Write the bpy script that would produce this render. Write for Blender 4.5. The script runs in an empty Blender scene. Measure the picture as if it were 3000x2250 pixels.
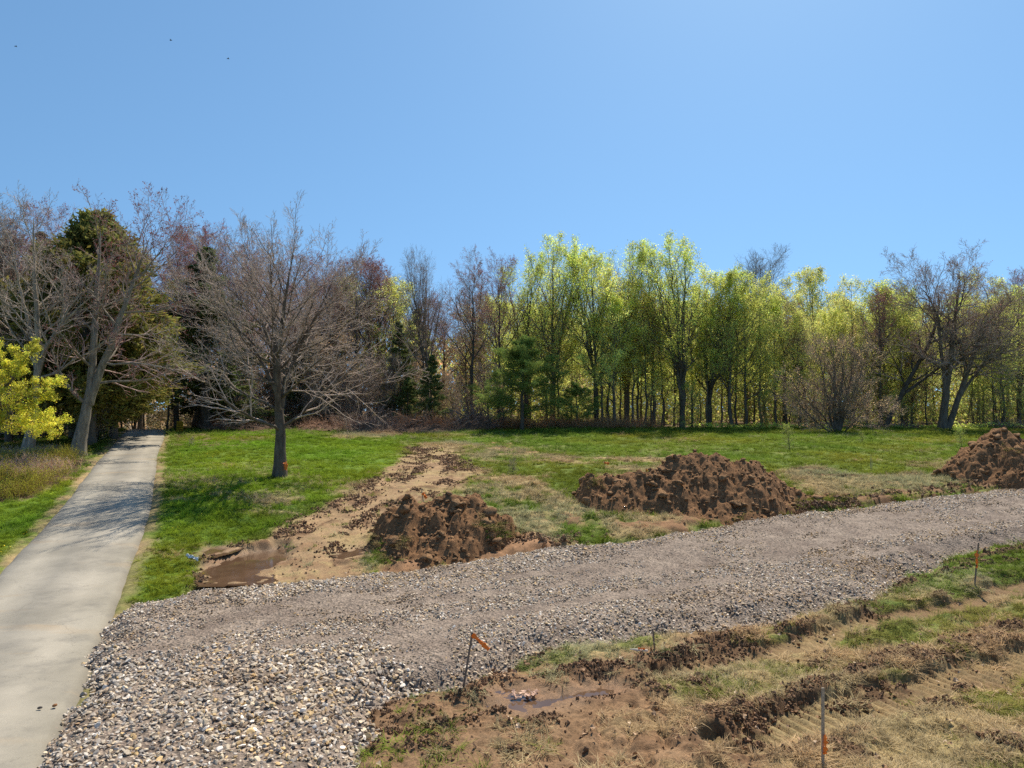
import bpy, math, random
import numpy as np
from mathutils import Vector
random.seed(7)
RNG = np.random.default_rng(11)
SC = bpy.context.scene
COL = SC.collection
R = math.radians

# ------------------------------------------------------------ camera, sky, sun, exposure
F = 2027.0                      # focal length in pixels of the 3000 px wide photograph
CAMZ = 4.8
PITCH = math.atan(75 / F)
cd = bpy.data.cameras.new('camera'); cam = bpy.data.objects.new('camera', cd); COL.objects.link(cam)
cam.location = (0, 0, CAMZ); cam.rotation_euler = (R(90) + PITCH, 0, 0)
cd.sensor_fit = 'HORIZONTAL'; cd.sensor_width = 36; cd.lens = 36 * F / 3000
cd.clip_start = 0.1; cd.clip_end = 6000
SC.camera = cam

SUN_ELEV = R(56)
SUN_AZ = math.atan2(0.42, 1.0)          # clockwise from +Y, the sun stands ahead and to the right
w = bpy.data.worlds.new('World'); SC.world = w; w.use_nodes = True
nt = w.node_tree; bg = nt.nodes['Background']
sky = nt.nodes.new('ShaderNodeTexSky'); sky.sky_type = 'NISHITA'; sky.sun_disc = False
sky.sun_elevation = SUN_ELEV; sky.sun_rotation = SUN_AZ
sky.altitude = 0; sky.air_density = 1.0; sky.dust_density = 0.2; sky.ozone_density = 2.0
_tc = nt.nodes.new('ShaderNodeTexCoord'); _va = nt.nodes.new('ShaderNodeVectorMath'); _va.operation = 'ADD'; _va.inputs[1].default_value = (0, 0, .22)
_vn = nt.nodes.new('ShaderNodeVectorMath'); _vn.operation = 'NORMALIZE'
nt.links.new(_tc.outputs['Generated'], _va.inputs[0]); nt.links.new(_va.outputs[0], _vn.inputs[0]); nt.links.new(_vn.outputs[0], sky.inputs[0])
_mx = nt.nodes.new('ShaderNodeMix'); _mx.data_type = 'RGBA'; _mx.blend_type = 'MULTIPLY'; _mx.inputs[0].default_value = 1; _mx.inputs[7].default_value = (.785, 1.0, 1.01, 1)
nt.links.new(sky.outputs[0], _mx.inputs[6]); nt.links.new(_mx.outputs[2], bg.inputs[0]); bg.inputs[1].default_value = 0.102
sd_ = bpy.data.lights.new('sun', 'SUN'); sun = bpy.data.objects.new('sun', sd_); COL.objects.link(sun)
sd_.energy = 4.3; sd_.angle = R(0.5); sd_.color = (1.0, 0.90, 0.74)
sdir = Vector((math.sin(SUN_AZ) * math.cos(SUN_ELEV), math.cos(SUN_AZ) * math.cos(SUN_ELEV), math.sin(SUN_ELEV)))
sun.rotation_euler = sdir.to_track_quat('Z', 'Y').to_euler()
SC.view_settings.view_transform = 'Standard'; SC.view_settings.look = 'None'
SC.view_settings.gamma = 1; SC.view_settings.exposure = 0.65
SC.render.engine = 'CYCLES'
SC.cycles.max_bounces = 10; SC.cycles.diffuse_bounces = 8; SC.cycles.glossy_bounces = 2
SC.cycles.transmission_bounces = 8; SC.cycles.transparent_max_bounces = 8
SC.cycles.use_denoising = False

# ------------------------------------------------------------ noise
def _h(ix, iy, s):
    h = (ix.astype(np.int64) * 374761393 + iy.astype(np.int64) * 668265263 + s * 974711) & 0xFFFFFFFF
    h = ((h ^ (h >> 13)) * 1274126177) & 0xFFFFFFFF
    h = (h ^ (h >> 16)) & 0xFFFFFFFF
    return h.astype(np.float64) / 4294967295.0
def vnoise(x, y, s=0):
    ix = np.floor(x); iy = np.floor(y); fx = x - ix; fy = y - iy
    ux = fx * fx * fx * (fx * (fx * 6 - 15) + 10); uy = fy * fy * fy * (fy * (fy * 6 - 15) + 10)
    ix = ix.astype(np.int64); iy = iy.astype(np.int64)
    a = _h(ix, iy, s); b = _h(ix + 1, iy, s); c = _h(ix, iy + 1, s); d = _h(ix + 1, iy + 1, s)
    return (a + (b - a) * ux) * (1 - uy) + (c + (d - c) * ux) * uy
def fbm(x, y, sc=1.0, o=4, s=0, g=0.5):
    """about -1..1; sc is the size in metres of the largest lumps"""
    x = np.asarray(x, float) / sc; y = np.asarray(y, float) / sc
    t = 0; a = 1; n = 0
    for k in range(o):
        t = t + a * (vnoise(x + 17.3 * k, y - 9.1 * k, s + k) * 2 - 1); n += a; a *= g
        x, y = (x * 0.8 - y * 0.6) * 2.03, (x * 0.6 + y * 0.8) * 2.03
    return t / n * 1.5
def sst(x, a=0.0, b=1.0):
    t = np.clip((x - a) / (b - a), 0, 1); return t * t * (3 - 2 * t)

# ------------------------------------------------------------ lie of the land
_ty = np.linspace(-60, 400, 2301)
_tz = np.interp(_ty, [-60, 0, 12, 18, 24, 30, 36, 45, 55, 66, 90, 200, 400], [-.1, 0, 0, .12, .75, 1.58, 1.95, 2.3, 2.68, 3.05, 3.3, 3.8, 4.2])
_k = np.exp(-np.linspace(-2.5, 2.5, 25) ** 2 / 2); _k /= _k.sum()
_tz = np.convolve(np.pad(_tz, 12, 'edge'), _k, 'valid')
def base(x, y):
    x = np.asarray(x, float); y = np.asarray(y, float)
    z = np.interp(y, _ty, _tz)
    z = z + 0.22 * sst(-x, 8, 18) * sst(y, 30, 52)
    z = z - 3.2 * sst(y, 57, 95) * sst(-x, 14, 26)
    return z
def ray(u, v):
    dx = (u - 1500) / F; dv = (v - 1125) / F
    c, s = math.cos(PITCH), math.sin(PITCH)
    return dx, c + dv * s, s - dv * c
def gp(u, v):
    """where the photograph's pixel (u, v) meets the ground, metres"""
    dx, dy, dz = ray(u, v)
    t0 = 3.0; t = 3.0
    while t < 300:
        if CAMZ + dz * t < float(base(dx * t, dy * t)): break
        t0 = t; t *= 1.01
    else:
        return dx / dy * 68, 68.0
    for _ in range(18):
        m = (t0 + t) / 2
        if CAMZ + dz * m < float(base(dx * m, dy * m)): t = m
        else: t0 = m
    return dx * t, dy * t
def at(u, v, Y):
    dx, dy, dz = ray(u, v); t = Y / dy
    return np.array([dx * t, Y, CAMZ + dz * t])
V = 3000 / 2212.0
def poly(pts, k=V):
    return np.array([gp(a * k, b * k) for a, b in pts])
def sdf(P, x, y):
    """signed distance to polygon P, positive inside"""
    x = np.asarray(x, float); y = np.asarray(y, float)
    d = np.full(x.shape, 1e9); ins = np.zeros(x.shape, bool)
    n = len(P)
    for i in range(n):
        ax, ay = P[i]; bx, by = P[(i + 1) % n]
        ex, ey = bx - ax, by - ay; L = ex * ex + ey * ey + 1e-9
        t = np.clip(((x - ax) * ex + (y - ay) * ey) / L, 0, 1)
        d = np.minimum(d, (x - ax - t * ex) ** 2 + (y - ay - t * ey) ** 2)
        if abs(ey) > 1e-9:
            c = ((ay > y) != (by > y)) & (x < ex * (y - ay) / ey + ax)
            ins ^= c
    d = np.sqrt(d)
    return np.where(ins, d, -d)
def line(P, x, y):
    """distance to polyline and run along it"""
    x = np.asarray(x, float); y = np.asarray(y, float)
    d = np.full(x.shape, 1e9); s = np.zeros(x.shape); side = np.zeros(x.shape); run = 0
    for i in range(len(P) - 1):
        ax, ay = P[i]; bx, by = P[i + 1]
        ex, ey = bx - ax, by - ay; L = math.hypot(ex, ey)
        t = np.clip(((x - ax) * ex + (y - ay) * ey) / L / L, 0, 1)
        dd = np.hypot(x - ax - t * ex, y - ay - t * ey)
        m = dd < d
        d = np.where(m, dd, d); s = np.where(m, run + t * L, s)
        side = np.where(m, np.sign(ex * (y - ay) - ey * (x - ax)), side); run += L
    return d, s, side

# driveway edges (x as a function of depth)
_L = np.array([gp(*p) for p in [(362, 1266), (339, 1286), (310, 1322), (278, 1353), (255, 1385), (226, 1419), (192, 1464), (158, 1500), (0, 1666)]])[::-1]
_Rr = np.array([gp(*p) for p in [(488, 1268), (483, 1290), (466, 1331), (463, 1376), (457, 1432), (452, 1478), (443, 1515), (422, 1587), (392, 1660), (356, 1774), (313, 1883), (259, 2027), (205, 2142), (169, 2248)]])[::-1]
def edge(P, y):
    y = np.asarray(y, float)
    x = np.interp(y, P[:, 1], P[:, 0])
    m0 = (P[3, 0] - P[0, 0]) / (P[3, 1] - P[0, 1]); m1 = (P[-1, 0] - P[-4, 0]) / (P[-1, 1] - P[-4, 1])
    x = np.where(y < P[0, 1], P[0, 0] + m0 * (y - P[0, 1]), x)
    return np.where(y > P[-1, 1], P[-1, 0] + m1 * (y - P[-1, 1]), x)
def drive(x, y):
    """signed distance-like: positive on the driveway"""
    return np.minimum(x - edge(_L, y), edge(_Rr, y) - x)

Z = {}
Z['gravel'] = poly([(258, 1314), (440, 1275), (600, 1262), (780, 1245), (980, 1215), (1130, 1192), (1230, 1180), (1380, 1165), (1440, 1155), (1600, 1125), (1850, 1095), (2000, 1075), (2212, 1053), (2600, 1020),
                    (2700, 1100), (2212, 1170), (2110, 1190), (1960, 1240), (1870, 1290), (1700, 1335), (1500, 1362), (1350, 1388), (1180, 1408), (1075, 1445), (1000, 1478), (860, 1500), (790, 1535), (790, 1600), (765, 1659), (740, 1900), (-200, 1900), (20, 1659), (110, 1520), (200, 1370)])
Z['track'] = poly([(440, 1275), (432, 1190), (500, 1170), (560, 1160), (640, 1115), (760, 1065), (830, 1022), (870, 988), (880, 965), (960, 968), (1040, 1018), (1000, 1052), (930, 1085), (875, 1098), (820, 1140), (790, 1200), (800, 1244), (600, 1264)])
Z['puddle'] = poly([(455, 1272), (448, 1240), (470, 1205), (520, 1185), (600, 1168), (622, 1180), (600, 1215), (560, 1240), (570, 1266)])
Z['puddle_small'] = poly([(436, 1200), (450, 1180), (500, 1180), (480, 1192), (445, 1206)])
Z['puddle_b'] = poly([(735, 1192), (770, 1178), (795, 1182), (785, 1198), (750, 1204)])
Z['puddle2'] = poly([(1072, 1492), (1110, 1490), (1170, 1500), (1240, 1492), (1330, 1480), (1340, 1490), (1290, 1505), (1200, 1522), (1150, 1535), (1100, 1532)])
Z['strawflat'] = poly([(990, 1062), (1090, 1045), (1180, 1040), (1240, 1090), (1330, 1120), (1480, 1125), (1500, 1132), (1410, 1162), (1230, 1182), (1120, 1195), (1080, 1120)])
Z['mud'] = poly([(690, 1659), (700, 1600), (700, 1550), (830, 1480), (1000, 1470), (1200, 1440), (1330, 1425), (1450, 1380), (1500, 1368), (1590, 1375), (1590, 1420), (1460, 1470), (1480, 1560), (1590, 1620), (1660, 1660), (1700, 1900), (740, 1900)])
Z['straw_island'] = poly([(1440, 1480), (1600, 1420), (1730, 1400), (1830, 1370), (2000, 1310), (2300, 1230), (2300, 1330), (2050, 1385), (1880, 1410), (1790, 1500), (1640, 1520), (1560, 1560), (1460, 1550)])
Z['bank_grass'] = poly([(270, 1315), (300, 1200), (345, 1100), (380, 1080), (560, 1110), (600, 1135), (540, 1165), (450, 1180), (430, 1210), (435, 1270)])
Z['lawn'] = poly([(365, 985), (400, 945), (560, 935), (700, 945), (870, 955), (860, 1000), (800, 1035), (650, 1100), (400, 1130), (335, 1120)])
Z['lawn_left'] = poly([(-600, 1300), (-600, 1105), (0, 1085), (60, 1080), (140, 1040), (180, 1000), (195, 1000), (100, 1150), (0, 1230)])
Z['shrubbed'] = poly([(-600, 1100), (-600, 985), (0, 985), (120, 982), (190, 990), (175, 1010), (140, 1040), (60, 1078), (0, 1083)])
Z['ribbon'] = poly([(880, 968), (960, 950), (1080, 965), (1230, 985), (1400, 992), (1500, 1012), (1480, 1025), (1330, 1012), (1180, 1000), (1060, 1000), (960, 972)])
Z['ribbon2'] = poly([(1690, 1015), (1750, 1008), (1900, 1020), (2050, 1032), (2140, 1040), (2110, 1052), (1950, 1068), (1850, 1088), (1740, 1070)])
Z['redpatch'] = poly([(1040, 958), (1060, 952), (1110, 962), (1170, 975), (1120, 982), (1070, 970)])
Z['soilstrip'] = poly([(1205, 1110), (1300, 1125), (1450, 1128), (1500, 1120), (1610, 1105), (1700, 1090), (1770, 1085), (1850, 1075), (1950, 1058), (2060, 1048), (2212, 1030), (2500, 1000), (2500, 1035), (2212, 1053), (2000, 1075), (1850, 1095), (1600, 1125), (1440, 1156), (1300, 1140), (1200, 1130)])
Z['reddirt'] = poly([(1090, 1150), (1160, 1165), (1220, 1178), (1130, 1193), (980, 1218), (830, 1240), (800, 1225), (900, 1200)])
Z['clearing'] = poly([(700, 945), (800, 920), (1000, 920), (1040, 932), (870, 938), (780, 950)])
Z['compact1'] = poly([(870, 1385), (960, 1385), (980, 1430), (930, 1460), (850, 1440)])
Z['compact2'] = poly([(1180, 1250), (1500, 1170), (1900, 1120), (2212, 1090), (2212, 1140), (1850, 1190), (1500, 1250), (1250, 1290)])
Z['compact3'] = poly([(320, 1400), (420, 1360), (560, 1330), (640, 1350), (520, 1390), (400, 1440), (310, 1440)])
Z['blotch1'] = poly([(640, 1310), (760, 1300), (860, 1320), (760, 1350), (650, 1345)])
TR1 = poly([(1600, 1608), (1700, 1572), (1848, 1526), (1960, 1497), (2088, 1467), (2212, 1436), (2600, 1330)])
TR2 = poly([(1450, 1455), (1567, 1422), (1768, 1378), (1928, 1330), (2088, 1300), (2212, 1260), (2500, 1180)])
TRK_A = poly([(470, 1268), (590, 1175), (760, 1085), (880, 1025), (905, 990), (880, 965)])
TRK_B = poly([(700, 1250), (800, 1130), (900, 1070), (990, 1040), (990, 1000), (900, 968)])
def warp(x, y, k=0.35, s=1.2, seed=50):
    return fbm(x, y, s, 4, seed) * k
def gravel_h(x, y):
    """how far the gravel stands above the ground (negative: buried)"""
    s = sdf(Z['gravel'], x, y) + warp(x, y, .25, .9, 61) + warp(x, y, .1, .2, 66)
    inner = drive(x, y)
    s = np.minimum(s, -inner * 1.6 + 0.75 + warp(x, y, .16, .35, 62))
    return -0.12 + 0.34 * sst(s, -0.15, 0.9), s
def groove(TR, x, y, half):
    d, s, side = line(TR, x, y)
    wv = d + warp(x, y, .12, .7, 71)
    inb = sst(half - wv, 0, .12)
    return inb, s, d, side
PUD = {}
for _n, _d in (('puddle', .1), ('puddle2', .07), ('puddle_small', .07), ('puddle_b', .05)):
    _b = base(Z[_n][:, 0], Z[_n][:, 1]); PUD[_n] = (float(_b.min() + {'puddle': .32, 'puddle2': .5, 'puddle_small': .4, 'puddle_b': .2}[_n] * (_b.max() - _b.min())), _d)
Z['g1'] = poly([(1790, 1405), (1850, 1368), (2000, 1338), (2300, 1300), (2300, 1335), (2000, 1380), (1850, 1415)])
Z['g2'] = poly([(1680, 1330), (1800, 1290), (1900, 1262), (2110, 1200), (2250, 1165), (2200, 1190), (1990, 1262), (1840, 1310), (1700, 1345)])
Z['g3'] = poly([(1030, 1478), (1080, 1450), (1200, 1412), (1340, 1392), (1400, 1385), (1400, 1400), (1250, 1432), (1180, 1465), (1090, 1485)])
Z['g4'] = poly([(2050, 1500), (2260, 1440), (2300, 1560), (2130, 1560)])
Z['g5'] = poly([(1450, 1500), (1560, 1480), (1600, 1510), (1500, 1545)])
LUMPS = [(2451, 1790, .3), (2500, 1775, .28), (2530, 1765, .22), (2560, 1800, .25), (2343, 1843, .25), (2300, 1850, .2), (2147, 1908, .24), (2190, 1895, .2), (2100, 1925, .18), (2695, 1945, .3), (2740, 1930, .3), (2790, 1915, .28), (2831, 1900, .3), (2880, 1885, .28), (2930, 1880, .2), (2560, 2027, .24), (2610, 2005, .2), (2500, 2055, .22), (2460, 2070, .2),
         (2082, 2114, .24), (2060, 2105, .18), (2408, 1951, .26), (2218, 2130, .14), (2185, 2174, .22), (2277, 2223, .2), (2240, 2200, .16), (2478, 2217, .26), (2950, 2201, .28), (2900, 2180, .2), (1094, 2075, .22), (1130, 2050, .2), (1262, 2178, .2), (1210, 2190, .16), (1060, 2180, .2), (1501, 1931, .24), (1560, 1925, .24), (1620, 1915, .2), (1736, 1967, .2), (1872, 1971, .24), (1736, 2048, .2), (1780, 2040, .2),
         (1497, 2202, .14), (1400, 2040, .2), (1340, 2045, .2), (1690, 1975, .2), (1800, 1960, .2), (1950, 1945, .24), (2010, 1935, .2), (1990, 1990, .22), (2050, 2010, .24), (1930, 2040, .2), (2780, 1640, .22), (2830, 1660, .2), (2890, 1650, .24), (2950, 1640, .2), (2560, 1712, .2), (2620, 1695, .2), (2660, 1690, .16), (2050, 1850, .2), (2000, 1855, .18), (2820, 2010, .2), (2740, 2060, .2), (1450, 2090, .14), (1600, 2110, .2), (1560, 2120, .16), (1250, 2080, .16), (1180, 2100, .2)]
LUMPS = [(gp(u, v), r) for u, v, r in LUMPS]
WHEEL = [poly(a) for a in ([(560, 1345), (900, 1296), (1250, 1242), (1700, 1168), (2212, 1103), (2400, 1080)], [(600, 1420), (960, 1368), (1400, 1296), (1800, 1228), (2212, 1158), (2400, 1130)], [(620, 1365), (950, 1318), (1350, 1256), (1750, 1190), (2212, 1124), (2400, 1100)])]
RIDGES = [(poly(a), b) for a, b in (([(1560, 1575), (1640, 1545), (1760, 1500), (1850, 1452), (1935, 1425), (2060, 1395), (2130, 1372), (2300, 1330)], .17), ([(1240, 1468), (1400, 1440), (1530, 1397), (1650, 1347), (1720, 1312), (1850, 1288), (2000, 1245), (2140, 1200), (2300, 1165)], .15), ([(1330, 1500), (1450, 1470), (1530, 1500), (1600, 1560)], .13), ([(760, 1555), (830, 1580), (950, 1570), (1100, 1540)], .10), ([(1000, 1495), (1060, 1475), (1200, 1460), (1350, 1455)], .10))]
def zone(n, x, y, soft=.3, k=.35, sc=1.2, seed=50):
    return sst(sdf(Z[n], x, y) + warp(x, y, k, sc, seed), -soft, soft)

C_SOIL = np.array([.10, .056, .029]); C_MUD = np.array([.25, .153, .084]); C_TAN = np.array([.42, .29, .165])
C_STRAW = np.array([.33, .25, .12]); C_GREEN = np.array([.115, .165, .024]); C_LUSH = np.array([.10, .175, .012])
C_LITTER = np.array([.16, .11, .065]); C_MULCH = np.array([.10, .06, .035]); C_RED = np.array([.38, .215, .115])
def land(x, y, full=True):
    """height, colour, weights of the surface at x, y"""
    x = np.asarray(x, float); y = np.asarray(y, float)
    sh = x.shape; x = x.ravel(); y = y.ravel()
    z = base(x, y)
    W = {}
    for n in ('track', 'strawflat', 'mud', 'straw_island', 'bank_grass', 'lawn', 'lawn_left', 'shrubbed', 'reddirt', 'clearing'):
        W[n] = zone(n, x, y)
    W['ribbon'] = zone('ribbon', x, y, .6, 1.0, 3); W['ribbon2'] = zone('ribbon2', x, y, .6, .8, 2.5); W['redpatch'] = zone('redpatch', x, y, .4, .6, 1.5)
    W['soil'] = zone('soilstrip', x, y, .25, .5, 1.0)
    near = (y < 24) & (x > 0)
    n1 = fbm(x, y, 2.4, 4, 3); n2 = fbm(x, y, .7, 4, 9); n3 = fbm(x, y, .22, 3, 15); n4 = fbm(x, y, 6, 3, 21)
    streak = fbm(x * .25 + y * .1, y, .55, 3, 27)
    # dry/green mixture of the meadow
    far = sst(y, 30, 42)
    dry = sst(n1 * .8 + n4 * .6 + streak * .5, -.15, .75) * (1 - far * .72)
    dry = np.maximum(dry, np.maximum(W['ribbon'], W['ribbon2']) * sst(n1 + streak, -1.1, .2))
    dry = np.maximum(dry, W['strawflat'] * sst(n1 + n2, -1.0, .1))
    dry = np.maximum(dry, W['clearing'] * .9)
    dry = dry * (1 - W['bank_grass'] * .75) * (1 - W['lawn'] * (.62 - .6 * sst(29 - y, -1, 3))) * (1 - W['lawn_left'])
    near_r = sst(19.5 - y, -1, 2) * sst(x, -2, 0)
    dry = np.maximum(dry, near_r * sst(n1 * .9 + n2 * .5, -.95, .15))
    for gn, gk in (('g1', .9), ('g2', .75), ('g3', .7), ('g4', .75), ('g5', .6)): dry = dry * (1 - gk * zone(gn, x, y, .3, .5, .8) * sst(n2 + n1, -.9, -.1))
    lush = np.maximum(W['lawn'], np.maximum(W['bank_grass'], W['lawn_left']))
    green = C_GREEN + (C_LUSH - C_GREEN) * lush[:, None]
    green = green * (1 + .25 * n1 + .2 * n3)[:, None]
    straw = C_STRAW * (1 + .15 * n2 + .25 * n3)[:, None]
    c = green + (straw - green) * dry[:, None]
    h = .05 * n2 + .02 * n3 + .07 * n1 * (1 - lush)
    h = h + (np.abs(fbm(x, y, .9, 3, 33)) ** 1.0) * .16 * (W['strawflat'] + near_r * .7)
    bareL = np.zeros_like(x)
    # woods floor
    wood = sst(y + 1.5 * n1, 66.5, 68.5); wood = np.maximum(wood, sst(-x, 16, 19) * sst(y, 42, 45) * (drive(x, y) < -.8))
    wood = np.maximum(wood, sst(y, 54, 56) * sst(-x, 4, 8))
    c = c + (C_LITTER * (1 + .4 * n2[:, None]) - c) * wood[:, None]
    c = c + (C_MULCH * (1 + .4 * n2[:, None]) - c) * (W['shrubbed'])[:, None]
    # bare places
    bare = np.maximum(W['track'], 0)
    tan = np.array([.335, .225, .125]) * (1 + .18 * n1 + .15 * n3)[:, None]
    tan = tan + (C_MUD - tan) * sst(n2 + streak * .8, -.1, .9)[:, None] * .75
    thatch = sst(n1 + n3 * .5, -.05, .5) * .75
    tan = tan + (C_STRAW - tan) * thatch[:, None]
    bb = np.clip(bare, 0, 1)
    c = c + (tan - c) * bb[:, None]
    h = h * (1 - bb * .88) + bb * (.012 * streak + .012 * n3)
    for T, hw in ((TRK_A, .35), (TRK_B, .42)):
        d, s, side = line(T, x, y); d = d + warp(x, y, .3, .8, 81)
        rid = np.exp(-((d - hw) / .26) ** 2) * sst(fbm(x, y, .4, 4, 83) + .5 * n2, -.1, .45) * sst(y, 20.5, 23)
        h = h + rid * (.03 + .05 * np.abs(n3)) - np.exp(-(d / .3) ** 2) * .06
        c = c + (C_SOIL * 1.6 - c) * (rid * .9)[:, None]
    m = W['redpatch'] * sst(n2 + n1, -.7, .3); c = c + (C_RED * 1.1 - c) * (m * .8)[:, None]
    m = W['reddirt']; c = c + (C_RED * (1 + .3 * n2)[:, None] * .8 - c) * m[:, None]; h = h + m * (.06 * np.abs(n3) + .05 * n2)
    m = W['soil'] * sst(n2 + .5 * n1, -.7, .2); c = c + (C_SOIL * 2.1 * (1 + .3 * n3)[:, None] - c) * m[:, None]; h = h + m * (.07 + .1 * np.abs(n3))
    # lines of dark crumbs across the far meadow
    dk = W['ribbon2'] * sst(fbm(x * .35, y, .8, 3, 91), .45, .75) + W['ribbon'] * sst(fbm(x * .3, y, .9, 3, 93), .6, .85)
    c = c + (C_SOIL * 1.8 - c) * np.clip(dk, 0, 1)[:, None]; h = h + .07 * dk
    # mud
    m = W['mud'] * (1 - W['straw_island'])
    mudc = C_MUD * (1 + .22 * n1 + .12 * n3)[:, None]
    tuft = sst(n2 * .8 + n1 * .7, .25, .7)
    mudc = mudc + (C_STRAW * .75 - mudc) * (tuft * .55)[:, None]
    rough = sst(n1 + .35 * n4, -.35, .5)
    clod = np.abs(fbm(x, y, .38, 4, 41))
    mudc = mudc + (C_SOIL * 1.7 - mudc) * (rough * sst(clod, .3, .6))[:, None] * .75
    c = c + (mudc - c) * m[:, None]
    h = h * (1 - m * .7) + m * (.05 * n1 + rough * (.09 * clod + .05 * n3) + .02 * n3 + .025 * fbm(x, y, .09, 2, 47))
    # crawler tracks
    for T, hw, dep in ((TR1, .62, .10), (TR2, .46, .085)):
        inb, s, d, side = groove(T, x, y, hw)
        g = np.abs(np.sin(s * math.pi / .21 + .5 * n3)) ** .6
        pat = sst(n1 + .6 * n2, -.8, -.1)
        cg = C_MUD * .85 + (C_STRAW * .85 - C_MUD * .85) * sst(n1, -.5, .5)[:, None]
        cg = cg + (C_SOIL * 1.5 - cg) * (.85 * (1 - g))[:, None]  # groove bottoms darkened with soil colour, painting in the shade of the cleat marks
        c = c + (cg - c) * (inb * .9)[:, None]
        h = h * (1 - inb * .8) + inb * (-.13 + dep * (g - .4) * pat + .012 * n3)
        rid = np.exp(-((d + warp(x, y, .14, .5, 75) - hw - .12) / .15) ** 2) * sst(n1 + .7 * n2 + .35 * side, -.3, .5)
        h = h + rid * (.13 + .16 * np.abs(n3)); c = c + (C_SOIL * 1.3 - c) * (rid * .92)[:, None]
    for RP, rw in RIDGES:
        q = (y < 24) & (x > -7)
        d, s_, side = line(RP, x[q], y[q]); d = d + warp(x[q], y[q], .22, .6, 121)
        g = np.exp(-(d / rw) ** 2) * sst(fbm(x[q], y[q], .8, 3, 123), -.6, .1)
        h[q] += g * (.06 + .09 * np.abs(n3[q])); kk = sst(g, .12, .5) * .92; c[q] += (C_SOIL * (1.3 + .5 * n3[q])[:, None] - c[q]) * kk[:, None]; bareL[q] = np.maximum(bareL[q], kk)
    for (lx, ly), lr in LUMPS:
        q = np.abs(x - lx) < 3 * lr
        q &= np.abs(y - ly) < 3 * lr
        if not q.any(): continue
        dd = np.hypot(x[q] - lx, (y[q] - ly) * 1.3) + .18 * n3[q] + .1 * n2[q]
        g = np.exp(-(dd / lr / 1.2) ** 2); h[q] += g * lr * (.3 + .3 * np.abs(n3[q]))
        kk = sst(g, .25, .6) * sst(fbm(x[q], y[q], .16, 3, 87), -.75, -.1); c[q] += (C_SOIL * 1.25 - c[q]) * (kk * .9)[:, None]
        bareL[q] = np.maximum(bareL[q], kk * .8)
    h = np.minimum(h, .13 + .3 * (h - .13))
    g, s = gravel_h(x, y); k = sst(s, -.25, .2); h = h * (1 - k) - .12 * k
    # the track's churned rim
    s1 = sdf(Z['puddle'], x, y) + warp(x, y, .18, .5, 55); s2 = sdf(Z['puddle2'], x, y) + warp(x, y, .12, .4, 56)
    s3 = sdf(Z['puddle_small'], x, y) + warp(x, y, .1, .4, 57); s4 = sdf(Z['puddle_b'], x, y) + warp(x, y, .2, .5, 58)
    zf = z + h
    for sp, pn in ((s1, 'puddle'), (s2, 'puddle2'), (s3, 'puddle_small'), (s4, 'puddle_b')):
        zp, dep = PUD[pn]; k = sst(sp, -.5, .05)
        rim = np.exp(-((sp + .3) / .18) ** 2) * sst(n2, -.3, .4)
        zf = zf + (zp + .03 * n3 - dep * sst(sp, -.1, .35) - zf) * k + rim * .07
        c = c + (C_SOIL * 2.2 - c) * (np.clip(sst(sp, -.25, .1) + rim * .8, 0, 1))[:, None]
    h = zf - z
    wet = np.clip(np.maximum.reduce([sst(q, -.5, .1) for q in (s1, s2, s3, s4)]), 0, 1)
    # under the driveway and its shoulders
    dr = drive(x, y)
    sh_ = sst(dr, -.55, -.1) * (1 - W['shrubbed'])
    shoulder = C_TAN * .75
    c = c + (shoulder * (1 + .3 * n3)[:, None] - c) * (sh_ * (.5 + .3 * sst(y, 20, 30)) * sst(n2, -.9, .2))[:, None]
    k = sst(dr, -.35, .05)
    h = h * (1 - k) - .1 * sst(dr, .0, .3)
    return (z + h).reshape(sh), c.reshape(sh + (3,)), {'dry': dry, 'bare': np.clip(np.maximum.reduce([bb, m * (1 - tuft * .4), bareL, W['soil'] * .9, W['reddirt'], wet, sh_]), 0, 1), 'wood': wood,
        'lush': lush, 'grav': s, 'drive': dr, 'wet': wet, 'mulch': W['shrubbed'], 'near': near_r, 'flat': W['strawflat'], 'mud': m, 'tr': np.maximum(groove(TR1, x, y, .62)[0], groove(TR2, x, y, .46)[0])}

# ------------------------------------------------------------ mesh + tag helpers
def tag(o, label=None, cat=None, group=None, kind=None):
    if label: o['label'] = label
    if cat: o['category'] = cat
    if group: o['group'] = group
    if kind: o['kind'] = kind
    return o
def mesh(name, v, faces, mats=(), smooth=True, mi=None):
    """v (n,3); faces: list of int arrays (m,k)"""
    me = bpy.data.meshes.new(name)
    v = np.ascontiguousarray(v, np.float32)
    if not isinstance(faces, list): faces = [faces]
    faces = [np.asarray(f, np.int32) for f in faces if len(f)]
    loops = np.concatenate([f.ravel() for f in faces]); cnt = np.concatenate([np.full(len(f), f.shape[1]) for f in faces])
    me.vertices.add(len(v)); me.vertices.foreach_set('co', v.ravel())
    me.loops.add(len(loops)); me.loops.foreach_set('vertex_index', loops)
    me.polygons.add(len(cnt)); me.polygons.foreach_set('loop_start', np.concatenate([[0], np.cumsum(cnt)[:-1]]).astype(np.int32))
    me.polygons.foreach_set('loop_total', cnt.astype(np.int32))
    if mi is not None: me.polygons.foreach_set('material_index', np.asarray(mi, np.int32))
    me.polygons.foreach_set('use_smooth', np.full(len(cnt), smooth, bool))
    for m in mats: me.materials.append(m)
    me.update(calc_edges=True)
    return me
def obj(name, me, parent=None, loc=None):
    o = bpy.data.objects.new(name, me); COL.objects.link(o)
    if parent: o.parent = parent
    if loc is not None: o.location = loc
    return o
def empty(name, loc, rz=0, s=None):
    o = bpy.data.objects.new(name, None); COL.objects.link(o); o.location = loc; o.rotation_euler.z = rz
    o.empty_display_size = .2
    if s: o.scale = s
    return o
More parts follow.
